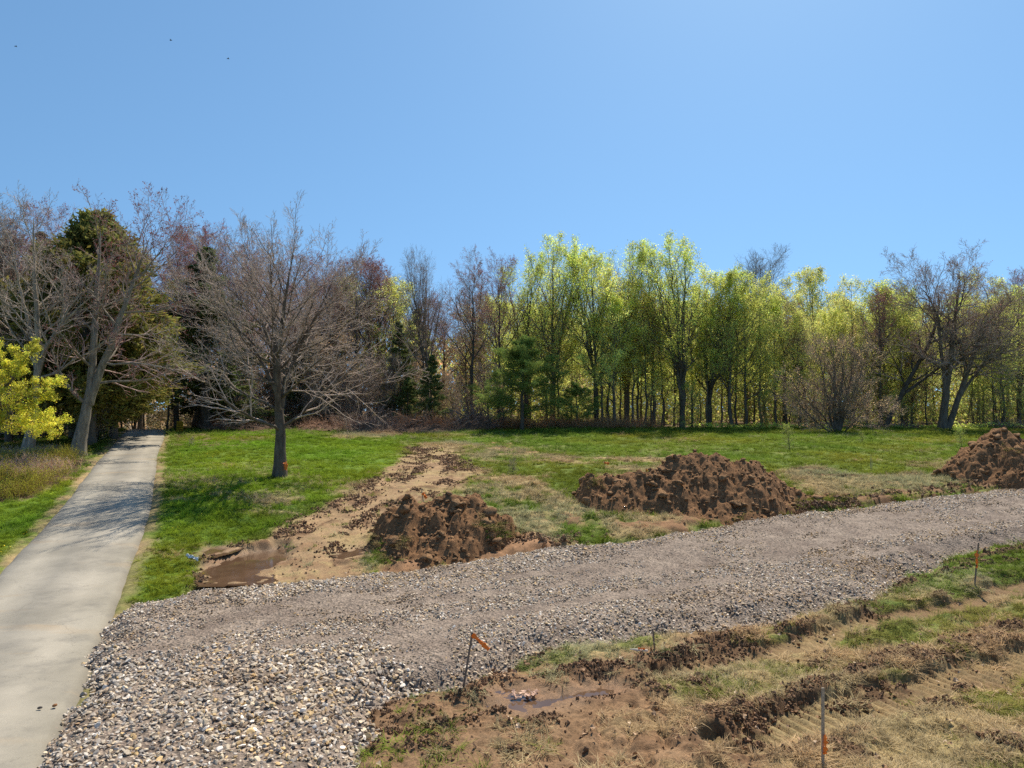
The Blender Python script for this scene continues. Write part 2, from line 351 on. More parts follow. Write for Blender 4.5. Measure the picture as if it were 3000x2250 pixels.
def vcol(me, c, name='col'):
    a = me.color_attributes.new(name, 'FLOAT_COLOR', 'POINT')
    d = np.ones((len(c), 4), np.float32); d[:, :c.shape[1]] = c; a.data.foreach_set('color', d.ravel())
def grid_faces(ny, nx):
    i = np.arange(ny - 1)[:, None] * nx + np.arange(nx - 1)[None]; i = i.ravel()
    return np.stack([i, i + 1, i + nx + 1, i + nx], 1)

# ------------------------------------------------------------ materials
def mat(name):
    m = bpy.data.materials.new(name); m.use_nodes = True
    return m, m.node_tree, m.node_tree.nodes['Principled BSDF']
def nd(t, kind, **kw):
    n = t.nodes.new(kind)
    for k, v in kw.items():
        if hasattr(n, k): setattr(n, k, v)
        else: n.inputs[k].default_value = v
    return n
def noise_n(t, scale, detail=4, rough=.6, coord=None):
    n = nd(t, 'ShaderNodeTexNoise', Scale=scale, Detail=detail, Roughness=rough)
    tc = coord or nd(t, 'ShaderNodeTexCoord').outputs['Object']
    t.links.new(tc, n.inputs['Vector']); return n
def ramp(t, src, stops):
    r = nd(t, 'ShaderNodeValToRGB'); t.links.new(src, r.inputs[0])
    e = r.color_ramp.elements
    while len(e) < len(stops): e.new(.5)
    for q, (p, c) in zip(e, stops): q.position = p; q.color = tuple(c) + (1,) if len(c) == 3 else c
    return r
def mixc(t, a, b, f, mode='MIX'):
    m = nd(t, 'ShaderNodeMix', data_type='RGBA', blend_type=mode)
    for s, i in ((f, 0), (a, 6), (b, 7)):
        if hasattr(s, 'is_linked') or isinstance(s, bpy.types.NodeSocket): t.links.new(s, m.inputs[i])
        else: m.inputs[i].default_value = s if i == 0 or len(s) == 4 else tuple(s) + (1,)
    return m.outputs[2]
def bump(t, b, src, strength=.5, dist=.02):
    n = nd(t, 'ShaderNodeBump', Strength=strength, Distance=dist); t.links.new(src, n.inputs['Height']); t.links.new(n.outputs[0], b.inputs['Normal'])

M = {}
def m_ground():
    m, t, b = mat('ground')
    a = nd(t, 'ShaderNodeAttribute', attribute_name='col')
    n = noise_n(t, 22, 5, .7); r = ramp(t, n.outputs[0], [(.3, (.45,) * 3), (.7, (1.5,) * 3)])
    c = mixc(t, a.outputs['Color'], r.outputs[0], .8, 'MULTIPLY')
    n2 = noise_n(t, 1.7, 5, .7); r2 = ramp(t, n2.outputs[0], [(.3, (.75, .78, .8)), (.7, (1.2, 1.15, 1.1))])
    c = mixc(t, c, r2.outputs[0], .8, 'MULTIPLY')
    t.links.new(c, b.inputs['Base Color'])
    mr = nd(t, 'ShaderNodeMapRange'); t.links.new(a.outputs['Alpha'], mr.inputs[0]); mr.inputs[3].default_value = .95; mr.inputs[4].default_value = .45
    t.links.new(mr.outputs[0], b.inputs['Roughness']); b.inputs['Specular IOR Level'].default_value = .25
    n3 = noise_n(t, 45, 5, .75); bump(t, b, n3.outputs[0], .7, .03)
    return m
def m_soil(name, c1, c2, sc=9, fleck=True):
    m, t, b = mat(name)
    n = noise_n(t, sc, 6, .75); r = ramp(t, n.outputs[0], [(.32, c1), (.68, c2)])
    c = r.outputs[0]
    if fleck:
        vo = nd(t, 'ShaderNodeTexVoronoi', Scale=13.0); t.links.new(nd(t, 'ShaderNodeTexCoord').outputs['Object'], vo.inputs['Vector'])
        f = nd(t, 'ShaderNodeMath', operation='LESS_THAN'); t.links.new(vo.outputs['Distance'], f.inputs[0]); f.inputs[1].default_value = .2
        g = noise_n(t, 3.0, 3); gg = nd(t, 'ShaderNodeMath', operation='GREATER_THAN'); t.links.new(g.outputs[0], gg.inputs[0]); gg.inputs[1].default_value = .52
        ff = nd(t, 'ShaderNodeMath', operation='MULTIPLY'); t.links.new(f.outputs[0], ff.inputs[0]); t.links.new(gg.outputs[0], ff.inputs[1])
        c = mixc(t, c, (.34, .2, .09, 1), ff.outputs[0])
    t.links.new(c, b.inputs['Base Color']); b.inputs['Roughness'].default_value = .95; b.inputs['Specular IOR Level'].default_value = .15
    n3 = noise_n(t, 30, 6, .8); bump(t, b, n3.outputs[0], 1, .05)
    return m
def m_asphalt():
    m, t, b = mat('asphalt')
    uv = nd(t, 'ShaderNodeUVMap'); sp = nd(t, 'ShaderNodeSeparateXYZ'); t.links.new(uv.outputs[0], sp.inputs[0])
    n = noise_n(t, .35, 5, .6); c = ramp(t, n.outputs[0], [(.35, (.215, .20, .17)), (.65, (.33, .305, .26))]).outputs[0]
    # paler wheel paths
    wv = ramp(t, sp.outputs[0], [(0, (.5, .5, .5)), (.07, (.82, .83, .84)), (.24, (1.28, 1.26, 1.22)), (.45, (.84, .84, .84)), (.72, (1.3, 1.27, 1.22)), (.92, (.98, .96, .9)), (1, (.5, .46, .4))])
    c = mixc(t, c, wv.outputs[0], .85, 'MULTIPLY')
    mp = nd(t, 'ShaderNodeMapping'); t.links.new(nd(t, 'ShaderNodeTexCoord').outputs['Object'], mp.inputs[0]); mp.inputs['Rotation'].default_value = (0, 0, R(-25)); mp.inputs['Scale'].default_value = (.35, 1.6, 1)
    n2 = noise_n(t, .8, 5, .6, mp.outputs[0]); c = mixc(t, c, (.34, .25, .155, 1), ramp(t, n2.outputs[0], [(.58, (0,) * 3), (.75, (.6,) * 3)]).outputs[0])
    n5 = noise_n(t, 1.1, 5, .7); c = mixc(t, c, (.11, .105, .1, 1), ramp(t, n5.outputs[0], [(.5, (0,) * 3), (.75, (.55,) * 3)]).outputs[0])
    n3 = noise_n(t, 120, 3, .8); c = mixc(t, c, ramp(t, n3.outputs[0], [(.3, (.72,) * 3), (.7, (1.28,) * 3)]).outputs[0], .8, 'MULTIPLY')
    vo = nd(t, 'ShaderNodeTexVoronoi', Scale=.27, feature='DISTANCE_TO_EDGE'); 
    wn = noise_n(t, 1.5, 5, .7); vm = nd(t, 'ShaderNodeVectorMath', operation='ADD'); t.links.new(nd(t, 'ShaderNodeTexCoord').outputs['Object'], vm.inputs[0]); t.links.new(wn.outputs[1], vm.inputs[1])
    t.links.new(vm.outputs[0], vo.inputs['Vector'])
    cr = ramp(t, vo.outputs['Distance'], [(0, (.3,) * 3), (.0025, (0,) * 3)]); c = mixc(t, c, (.05, .045, .04, 1), cr.outputs[0])
    t.links.new(c, b.inputs['Base Color']); b.inputs['Roughness'].default_value = .85; b.inputs['Specular IOR Level'].default_value = .2
    bump(t, b, n3.outputs[0], .3, .01); return m
def m_stone():
    m, t, b = mat('stone')
    a = nd(t, 'ShaderNodeAttribute', attribute_name='icol', attribute_type='INSTANCER')
    n = noise_n(t, 3, 4, .7); c = mixc(t, a.outputs['Color'], ramp(t, n.outputs[0], [(.3, (.6,) * 3), (.7, (1.35,) * 3)]).outputs[0], .8, 'MULTIPLY')
    t.links.new(c, b.inputs['Base Color']); b.inputs['Roughness'].default_value = .75; b.inputs['Specular IOR Level'].default_value = .3
    return m
def m_gravelbed():
    m, t, b = mat('gravel_bed')
    n = noise_n(t, 1.2, 5, .7); c = ramp(t, n.outputs[0], [(.35, (.135, .10, .078)), (.65, (.235, .185, .145))]).outputs[0]
    vo = nd(t, 'ShaderNodeTexVoronoi', Scale=26.0); t.links.new(nd(t, 'ShaderNodeTexCoord').outputs['Object'], vo.inputs['Vector'])
    hs = nd(t, 'ShaderNodeSeparateColor'); t.links.new(vo.outputs['Color'], hs.inputs[0])
    c = mixc(t, c, ramp(t, hs.outputs[0], [(0, (.35,) * 3), (1, (1.8,) * 3)]).outputs[0], .8, 'MULTIPLY')
    t.links.new(c, b.inputs['Base Color']); b.inputs['Roughness'].default_value = .95
    bump(t, b, vo.outputs['Distance'], .8, .03); return m
def m_blade(name, inst=True, col=(.1, .2, .02), tr=.35):
    m, t, b = mat(name)
    if inst:
        c = nd(t, 'ShaderNodeAttribute', attribute_name='icol', attribute_type='INSTANCER').outputs['Color']
    else:
        c = mixc(t, col, (1, 1, 1, 1), 0.0)
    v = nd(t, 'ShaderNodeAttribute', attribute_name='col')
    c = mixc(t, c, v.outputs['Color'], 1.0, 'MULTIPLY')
    if not inst:
        oi = nd(t, 'ShaderNodeObjectInfo'); r = ramp(t, oi.outputs['Random'], [(0, (.78, .8, .7)), (.5, (1, .95, 1)), (1, (1.15, 1.2, 1.1))])
        c = mixc(t, c, r.outputs[0], 1.0, 'MULTIPLY')
    t.nodes.remove(b)
    d = nd(t, 'ShaderNodeBsdfDiffuse'); l = nd(t, 'ShaderNodeBsdfTranslucent'); mx = nd(t, 'ShaderNodeMixShader'); mx.inputs[0].default_value = tr
    t.links.new(c, d.inputs[0]); t.links.new(c, l.inputs[0]); t.links.new(d.outputs[0], mx.inputs[1]); t.links.new(l.outputs[0], mx.inputs[2])
    t.links.new(mx.outputs[0], t.nodes['Material Output'].inputs[0]); return m
def m_bark(name, c1, c2, sc=6):
    m, t, b = mat(name)
    mp = nd(t, 'ShaderNodeMapping'); t.links.new(nd(t, 'ShaderNodeTexCoord').outputs['Object'], mp.inputs[0]); mp.inputs['Scale'].default_value = (1, 1, .25)
    n = noise_n(t, sc, 5, .7, mp.outputs[0]); c = ramp(t, n.outputs[0], [(.32, c1), (.68, c2)]).outputs[0]
    oi = nd(t, 'ShaderNodeObjectInfo'); r = ramp(t, oi.outputs['Random'], [(0, (.7, .7, .7)), (1, (1.3, 1.25, 1.2))]); c = mixc(t, c, r.outputs[0], 1.0, 'MULTIPLY')
    t.links.new(c, b.inputs['Base Color']); b.inputs['Roughness'].default_value = .9; b.inputs['Specular IOR Level'].default_value = .2
    bump(t, b, n.outputs[0], .8, .03); return m
def m_plain(name, col, rough=.7, var=.25, sc=20):
    m, t, b = mat(name)
    n = noise_n(t, sc, 4, .7); c = mixc(t, col, ramp(t, n.outputs[0], [(.3, (1 - var,) * 3), (.7, (1 + var,) * 3)]).outputs[0], 1.0, 'MULTIPLY')
    t.links.new(c, b.inputs['Base Color']); b.inputs['Roughness'].default_value = rough; b.inputs['Specular IOR Level'].default_value = .3
    return m
def m_water():
    m, t, b = mat('muddy_water')
    n = noise_n(t, 1.5, 4, .6); c = ramp(t, n.outputs[0], [(.35, (.085, .05, .03)), (.65, (.125, .075, .045))])
    t.links.new(c.outputs[0], b.inputs['Base Color']); b.inputs['Roughness'].default_value = .06; b.inputs['IOR'].default_value = 1.33
    n3 = noise_n(t, 9, 2, .5); bump(t, b, n3.outputs[0], .04, .01); return m
M['ground'] = m_ground(); M['asphalt'] = m_asphalt(); M['stone'] = m_stone(); M['bed'] = m_gravelbed(); M['water'] = m_water()
M['soil'] = m_soil('topsoil', (.11, .055, .027), (.36, .195, .095))
M['clod'] = m_soil('clod_soil', (.13, .072, .037), (.42, .25, .13), 12, False)
M['blade'] = m_blade('grass_blade')
M['bark'] = m_bark('bark_dark', (.06, .05, .04), (.18, .15, .12))
M['bark_grey'] = m_bark('bark_grey', (.14, .12, .095), (.36, .32, .26))
M['bark_hero'] = m_bark('bark_brown', (.075, .058, .045), (.2, .165, .13))
M['twig'] = m_plain('twig_brown', (.36, .27, .21, 1), .8, .3, 2)
M['twig_red'] = m_plain('twig_russet', (.37, .25, .22, 1), .8, .35, 2)
M['twig_pale'] = m_plain('twig_pale', (.46, .36, .30, 1), .8, .35, 2)
M['twig_dark'] = m_plain('twig_dark', (.20, .165, .12, 1), .8, .3, 2)
M['leaf_bright'] = m_blade('leaf_fresh_green', False, (.70, .80, .20, 1), .6)
M['leaf_olive'] = m_blade('leaf_olive', False, (.70, .73, .22, 1), .6)
M['leaf_yellow'] = m_blade('leaf_yellow', False, (.80, .78, .12, 1), .55)
M['leaf_brown'] = m_blade('leaf_budding', False, (.66, .48, .28, 1), .5)
M['leaf_bud'] = m_blade('leaf_red_bud', False, (.30, .09, .10, 1), .4)
M['leaf_dim'] = m_blade('leaf_dim', False, (.42, .35, .20, 1), .45)
M['leaf_shrub'] = m_blade('leaf_shrub', False, (.42, .50, .12, 1), .45)
M['needle_dark'] = m_blade('needle_dark', False, (.15, .18, .07, 1), .35)
M['needle_cedar'] = m_blade('needle_cedar', False, (.22, .215, .06, 1), .35)
M['needle_pine'] = m_blade('needle_pine', False, (.29, .37, .11, 1), .4)
# ------------------------------------------------------------ the ground sheet
def rows():
    ys = [-60, -30, -12, -4, 0, 3, 5.5]; y = 6.5
    while y < 72: ys.append(y); y += max(.035, .0034 * y)
    for q in (74, 77, 81, 86, 92, 100, 112, 130, 160, 220, 320, 500, 900, 2000): ys.append(q)
    return np.array(ys, float)
ys = rows()
us = np.concatenate([[-40, -14, -6, -3, -2, -1.5, -1.2, -1.05, -.98], np.linspace(-.92, .92, 560), [.98, 1.05, 1.2, 1.5, 2, 3, 6, 14, 40]])
S = np.maximum(ys, 7)
GX = us[None] * S[:, None]; GY = np.repeat(ys[:, None], len(us), 1)
gz, gc, gw = land(GX, GY)
v = np.stack([GX, GY, gz], -1).reshape(-1, 3)
me = mesh('ground', v, grid_faces(len(ys), len(us)), [M['ground']])
cc = np.concatenate([np.clip(gc.reshape(-1, 3), .004, .9), gw['wet'].reshape(-1, 1)], 1); vcol(me, cc)
tag(obj('ground', me), kind='structure')
def hland(x, y):
    return land(np.atleast_1d(x), np.atleast_1d(y))[0]
def z1(x, y): return float(hland(x, y)[0])

# driveway
yy = np.concatenate([np.arange(3, 30, .25), np.arange(30, 74, .5)]); xl = edge(_L, yy); xr = edge(_Rr, yy)
k = np.linspace(0, 1, 15)
wob = lambda s: fbm(yy * 0 + s, yy, .6, 3, s) * .05
X = (xl + wob(3))[:, None] * (1 - k) + (xr + wob(5))[:, None] * k; Y = np.repeat(yy[:, None], 15, 1)
zz = base(X, Y) + .035 + .035 * (1 - (2 * k - 1) ** 2); zz[:, 0] -= .12; zz[:, -1] -= .12
me = mesh('driveway', np.stack([X, Y, zz], -1).reshape(-1, 3), grid_faces(len(yy), 15), [M['asphalt']])
uvl = me.uv_layers.new(name='UVMap'); li = np.empty(len(me.loops), np.int32); me.loops.foreach_get('vertex_index', li)
uvv = np.stack([np.tile(k, len(yy)), np.repeat(yy, 15)], 1)[li]; uvl.data.foreach_set('uv', uvv.ravel().astype(np.float32))
tag(obj('driveway', me), kind='structure')

# gravel road bed
gy = np.concatenate([np.arange(5, 20, .1), np.arange(20, 36, .16)]); gxs = np.arange(-9, 30, .11)
BX, BY = np.meshgrid(gxs, gy)
gh, gs = gravel_h(BX, BY)
gh = gh + .03 * fbm(BX, BY, 1.5, 3, 77) + .02 * fbm(BX, BY, .2, 2, 78)
f = grid_faces(len(gy), len(gxs)); keep = (gs.ravel()[f] > -.3).any(1)
me = mesh('gravel_road', np.stack([BX, BY, base(BX, BY) + gh], -1).reshape(-1, 3), f[keep], [M['bed']])
tag(obj('gravel_road', me), kind='structure')
def gravel_z(x, y): return base(x, y) + gravel_h(x, y)[0] + .03 * fbm(x, y, 1.5, 3, 77)

# puddles: flat water sheets
def puddle(n, dz, name='puddle'):
    P = Z[n]; x0, y0 = P.min(0) - .6; x1, y1 = P.max(0) + .6
    X, Y = np.meshgrid(np.linspace(x0, x1, 40), np.linspace(y0, y1, 40))
    cx, cy = P.mean(0); zc = dz
    f = grid_faces(40, 40); s = sdf(P, X, Y).ravel(); f = f[(s[f] > -.4).all(1)]
    me = mesh(name, np.stack([X, Y, X * 0 + zc], -1).reshape(-1, 3), f, [M['water']])
    tag(obj(name, me), kind='structure')
for n in ('puddle', 'puddle2', 'puddle_small', 'puddle_b'):
    P = Z[n]; bz = base(P[:, 0], P[:, 1])
    puddle(n, PUD[n][0] - (.028 if n == 'puddle2' else .005), 'puddle')

# ------------------------------------------------------------ instanced stuff
def ico(sub):
    import bmesh
    bm = bmesh.new(); bmesh.ops.create_icosphere(bm, subdivisions=sub, radius=1)
    v = np.array([q.co[:] for q in bm.verts]); f = np.array([[q.index for q in p.verts] for p in bm.faces]); bm.free(); return v, f
IC1 = ico(1); IC2 = ico(2); IC3 = ico(3)
def angular(rs, sx=1, sy=.72, sz=.45):
    """a broken stone: planes cut off a ball"""
    v, f = IC2; v = v.copy()
    for _ in range(9):
        n = rs.normal(size=3); n /= np.linalg.norm(n); d = rs.uniform(.36, .74)
        q = v @ n; v -= np.clip(q - d, 0, None)[:, None] * n
    v *= (sx, sy * rs.uniform(.8, 1.2), sz * rs.uniform(.7, 1.3)); return v, f
def lumpy(rs, ic=IC2, amp=.35):
    v, f = ic; v = v.copy(); o = rs.uniform(0, 99)
    r = 1 + amp * fbm(v[:, 0] * 1.3 + o + v[:, 2], v[:, 1] * 1.3 - v[:, 2] * .7, 1.0, 3, 5)
    v = v * r[:, None] * (1, rs.uniform(.6, 1), rs.uniform(.45, .75)) + rs.normal(0, amp * .12, v.shape); return v, f
def blades(rs, n, length, width, lean, droop, spread, segs=3):
    """a tuft of n curved blades"""
    a = rs.uniform(0, 2 * math.pi, n); rr = spread * np.sqrt(rs.uniform(0, 1, n)); aa = rs.uniform(0, 2 * math.pi, n)
    bx = rr * np.cos(aa); by = rr * np.sin(aa); L = length * rs.uniform(.55, 1.15, n); th = np.abs(rs.normal(lean, .25, n))
    V_ = []; px, py, pz = bx.copy(), by.copy(), np.full(n, -.02)
    for k in range(segs + 1):
        t = k / segs; wd = width * (1 - t) ** .7 * .5 + .0006
        ox = -np.sin(a) * wd; oy = np.cos(a) * wd
        V_.append(np.stack([px + ox, py + oy, pz], 1)); V_.append(np.stack([px - ox, py - oy, pz], 1))
        ang = th + droop * t; st = L / segs
        px = px + np.cos(a) * np.sin(ang) * st; py = py + np.sin(a) * np.sin(ang) * st; pz = pz + np.cos(ang) * st
        pz = np.maximum(pz, .004 + .01 * rs.uniform(0, 1, n))
    P = np.stack(V_, 1); m = 2 * (segs + 1); fs = []
    b0 = np.arange(n) * m
    for k in range(segs): fs.append(np.stack([b0 + 2 * k, b0 + 2 * k + 1, b0 + 2 * k + 3, b0 + 2 * k + 2], 1))
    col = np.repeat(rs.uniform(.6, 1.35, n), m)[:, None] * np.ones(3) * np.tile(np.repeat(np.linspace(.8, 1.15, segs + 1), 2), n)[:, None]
    return P.reshape(-1, 3), np.concatenate(fs), col
def variants(base_name, gens, mat_, smooth):
    """the shapes live in a collection of their own that is not in the scene"""
    c = bpy.data.collections.new(base_name + '_shapes')
    for i, g in enumerate(gens):
        v, f = g[0], g[1]; me = mesh(base_name, v, f, [mat_], smooth)
        if len(g) > 2: vcol(me, g[2])
        o = bpy.data.objects.new('%s_%02d' % (base_name, i), me); c.objects.link(o)
    return c
def scatter(name, coll, nvar, pos, rot, scl, colr, idx=None, label=None, cat=None):
    n = len(pos); me = bpy.data.meshes.new(name); me.vertices.add(n); me.vertices.foreach_set('co', pos.astype(np.float32).ravel())
    def at_(nm, ty, d, key):
        a = me.attributes.new(nm, ty, 'POINT'); a.data.foreach_set(key, np.ascontiguousarray(d).ravel())
    at_('irot', 'FLOAT_VECTOR', rot.astype(np.float32), 'vector'); at_('iscl', 'FLOAT_VECTOR', scl.astype(np.float32), 'vector')
    at_('icol', 'FLOAT_COLOR', np.concatenate([colr, np.ones((n, 1))], 1).astype(np.float32), 'color')
    at_('iidx', 'INT', (RNG.integers(0, nvar, n) if idx is None else idx).astype(np.int32), 'value')
    o = obj(name, me)
    ng = bpy.data.node_groups.new(name, 'GeometryNodeTree')
    ng.interface.new_socket('Geometry', in_out='INPUT', socket_type='NodeSocketGeometry'); ng.interface.new_socket('Geometry', in_out='OUTPUT', socket_type='NodeSocketGeometry')
    gi = ng.nodes.new('NodeGroupInput'); go = ng.nodes.new('NodeGroupOutput')
    ci = ng.nodes.new('GeometryNodeCollectionInfo'); ci.inputs[0].default_value = coll; ci.inputs['Separate Children'].default_value = True; ci.inputs['Reset Children'].default_value = True
    ip = ng.nodes.new('GeometryNodeInstanceOnPoints'); ip.inputs['Pick Instance'].default_value = True
    def na(nm, ty):
        q = ng.nodes.new('GeometryNodeInputNamedAttribute'); q.data_type = ty; q.inputs[0].default_value = nm
        return [s for s in q.outputs if s.enabled][0]
    L = ng.links
    L.new(gi.outputs[0], ip.inputs['Points']); L.new(ci.outputs[0], ip.inputs['Instance'])
    L.new(na('iidx', 'INT'), ip.inputs['Instance Index']); L.new(na('iscl', 'FLOAT_VECTOR'), ip.inputs['Scale'])
    e2r = ng.nodes.new('FunctionNodeEulerToRotation'); L.new(na('irot', 'FLOAT_VECTOR'), e2r.inputs[0]); L.new(e2r.outputs[0], ip.inputs['Rotation'])
    L.new(ip.outputs[0], go.inputs[0])
    md = o.modifiers.new('scatter', 'NODES'); md.node_group = ng
    tag(o, label, cat, None, 'stuff'); return o

def rand_in(x0, x1, y0, y1, dens):
    n = int((x1 - x0) * (y1 - y0) * dens)
    return RNG.uniform(x0, x1, n), RNG.uniform(y0, y1, n)
def in_view(x, y, m=1.5): return np.abs(x) < .76 * y + m

# stones of the gravel road
rs = np.random.default_rng(5)
CST = variants('stone', [angular(rs) for _ in range(10)], M['stone'], False)
parts = []
for (x0, x1, y0, y1, dens, smin, smax) in ((-9, 16, 7, 13.5, 250, .028, .07), (-9, 20, 13.5, 20, 260, .024, .058), (-9, 28, 20, 36, 200, .024, .056)):
    x, y = rand_in(x0, x1, y0, y1, dens); k = in_view(x, y); x = x[k]; y = y[k]
    h, s = gravel_h(x, y); k = s > -.02 - RNG.exponential(.07, len(x)); x = x[k]; y = y[k]; s = s[k]
    comp = np.maximum.reduce([sst(sdf(Z[n], x, y) + warp(x, y, .5, 1.3, 51), -.3, .4) for n in ('compact1', 'compact2', 'compact3', 'blotch1')])
    comp2 = comp * sst(fbm(x, y, 1.6, 3, 59), -.7, .2)
    for WP in WHEEL:
        dw = line(WP, x, y)[0] + warp(x, y, .1, .8, 131); comp2 = np.maximum(comp2, 1.25 * np.exp(-(dw / .2) ** 2) * sst(fbm(x, y, 2.2, 3, 133), -.6, .1))
    k = RNG.uniform(0, 1, len(x)) > comp2 * .6; x, y, s, comp2 = x[k], y[k], s[k], comp2[k]
    sz = smin + (smax - smin) * RNG.beta(1.5, 3.2, len(x)); sz *= 1 - .45 * comp2
    # coarse stones near the two low corners
    big = sst(fbm(x, y, 3, 2, 60) + .8 * sst(14 - y, -1, 3), .1, .9); sz *= 1 + .28 * big
    parts.append(np.stack([x, y, sz, comp2, s], 1))
P = np.concatenate(parts); x, y, sz, comp2, s = P.T
n = len(x); comp2 = np.minimum(comp2, 1.2); z = gravel_z(x, y) + sz * RNG.uniform(-.15, .65, n) - .01 * comp2
pal = np.array([(.47, .41, .33), (.36, .335, .305), (.54, .46, .34), (.54, .39, .20), (.26, .225, .195), (.70, .66, .60), (.43, .33, .23)])
tanz = sst(fbm(x, y, 3.2, 3, 63), -.2, .5); dirtz = sst(fbm(x * .5 + y * .2, y, 1.3, 4, 64), .0, .6)
bl = sst(2.2 - (x - edge(_Rr, y)), -.8, 1.2) * .9
wts = np.stack([1.0 + bl, .8 + 2.6 * bl, 1 + 0 * x, .3 + 1.5 * tanz * (1 - bl), .55 + .5 * comp2, .55 + .2 * bl, .6 + .7 * comp2], 1); wts /= wts.sum(1, keepdims=True)
pick = (wts.cumsum(1) > RNG.uniform(0, 1, n)[:, None]).argmax(1)
c = pal[pick] * (1.06, 1.01, .965) * RNG.uniform(.72, 1.3, n)[:, None] * (1 - .4 * comp2)[:, None] * (1 - np.array([.25, .32, .4]) * dirtz[:, None])
scatter('gravel_stones', CST, 10, np.stack([x, y, z], 1), np.stack([RNG.normal(0, .5, n), RNG.normal(0, .5, n), RNG.uniform(0, 6.28, n)], 1), sz[:, None] * RNG.uniform(.8, 1.2, (n, 3)), c)
print('stones', n)

# soil crumbs and clods on bare ground
CCL = variants('clod', [lumpy(rs, IC2, .75) for _ in range(8)], M['stone'], False)
x, y = rand_in(-8, 16, 7.5, 21, 90); k = in_view(x, y); x = x[k]; y = y[k]
x2, y2 = rand_in(-13, 30, 17, 46, 26); k = in_view(x2, y2); x = np.concatenate([x, x2[k]]); y = np.concatenate([y, y2[k]])
zz_, cc_, ww = land(x, y)
darkness = 1 - np.clip(cc_.sum(1) / .32, 0, 1)
pr = (darkness * .9 + ww['mud'] * .10 + .06 * ww['bare']) * (ww['grav'] < .1) * (ww['drive'] < -.1) * (ww['wood'] < .3) * (ww['mulch'] < .3) * (ww['wet'] < .7) * (1 - .93 * ww['lush']) * (ww['bare'] + ww['mud'] + ww['tr'] > .15) * 1.35
k = RNG.uniform(0, 1, len(x)) < pr; x, y, z, cc_ = x[k], y[k], zz_[k], cc_[k]; n = len(x)
sz = .012 + .055 * RNG.beta(1, 4.5, n) * (1 + .8 * (y > 20)); big = RNG.uniform(0, 1, n) < .03; sz[big] *= 1.6
c = (C_SOIL * 1.9 * .65 + cc_ * .35) * RNG.uniform(.6, 1.5, n)[:, None]
scatter('soil_crumbs', CCL, 8, np.stack([x, y, z + sz * .2], 1), RNG.uniform(-3, 3, (n, 3)), sz[:, None] * RNG.uniform(.7, 1.2, (n, 3)), c)
print('crumbs', n)

cx_, cy_, cs_ = [], [], []
def crumbs_at(x, y, s): cx_.append(x); cy_.append(y); cs_.append(s)
for (lx, ly), lr in LUMPS:
    m_ = int(80 * lr / .24); crumbs_at(lx + RNG.normal(0, lr * .75, m_), ly + RNG.normal(0, lr * .55, m_), .009 + .05 * RNG.beta(1, 3, m_))
def crumb_line(P, off, wd, dens, s0, s1, seed, thr=0., ymin=0):
    for i in range(len(P) - 1):
        a, b = np.array(P[i]), np.array(P[i + 1]); L = np.linalg.norm(b - a); m_ = int(L * dens); t = RNG.uniform(0, 1, m_); e = (b - a) / L; nn = np.array([-e[1], e[0]])
        for sg in (-1, 1) if off else (1,):
            q = a + (b - a) * t[:, None] + nn * (sg * off + RNG.normal(0, wd, m_))[:, None]; k = (fbm(q[:, 0], q[:, 1], .9, 4, seed) > thr) & (q[:, 1] > ymin); q = q[k]
            crumbs_at(q[:, 0], q[:, 1], s0 + (s1 - s0) * RNG.beta(1, 3.5, len(q)))
crumb_line(TRK_A, .40, .2, 150, .02, .08, 201, .0, 20.8); crumb_line(TRK_B, .45, .22, 130, .02, .085, 202, .0, 20.8)
crumb_line(TRK_A, 0, .5, 60, .02, .07, 206, .1, 20.8)
crumb_line(TR1, .70, .08, 130, .008, .045, 203, .1); crumb_line(TR2, .55, .08, 130, .008, .045, 204, .05)
for RP, rw in RIDGES: crumb_line(RP, 0, rw * .9, 260, .008, .055, 220, -.25)
crumb_line(poly([(1640, 1090), (1700, 1095), (1780, 1092), (1852, 1086)]), 0, .28, 300, .03, .13, 205, -.6)
crumb_line(poly([(1608, 1122), (1690, 1110), (1760, 1100)]), 0, .2, 200, .03, .1, 207, -.5)
crumb_line(poly([(1860, 1080), (1980, 1062), (2100, 1050), (2212, 1042)]), 0, .35, 90, .03, .1, 208, -.3)
crumb_line(poly([(1740, 1024), (1800, 1026)]), 0, .15, 60, .03, .1, 209, -.6); crumb_line(poly([(905, 965), (960, 985), (1030, 1020)]), 0, .5, 90, .03, .11, 210, .0)
crumb_line(poly([(1060, 1452), (1100, 1440), (1170, 1420)]), 0, .12, 110, .02, .08, 211, -.5)
crumb_line(poly([(435, 1275), (430, 1230), (460, 1190), (540, 1165), (640, 1115), (760, 1065), (830, 1022)]), 0, .14, 60, .02, .09, 215, -.2)
crumb_line(poly([(1100, 1170), (1160, 1172), (1230, 1172), (1300, 1150)]), 0, .25, 120, .03, .13, 216, -.2)
x = np.concatenate(cx_); y = np.concatenate(cy_); sz = np.concatenate(cs_); k = (gravel_h(x, y)[1] < .15); x, y, sz = x[k], y[k], sz[k]; n = len(x)
z, cc_, ww = land(x, y); k = ww['wet'] < .8; x, y, z, sz = x[k], y[k], z[k], sz[k]; n = len(x)
c = C_SOIL * 2.0 * RNG.uniform(.5, 1.7, n)[:, None]
scatter('soil_clods', CCL, 8, np.stack([x, y, z + sz * .25], 1), RNG.uniform(-3, 3, (n, 3)), sz[:, None] * RNG.uniform(.7, 1.2, (n, 3)), c)
print('clods', n)

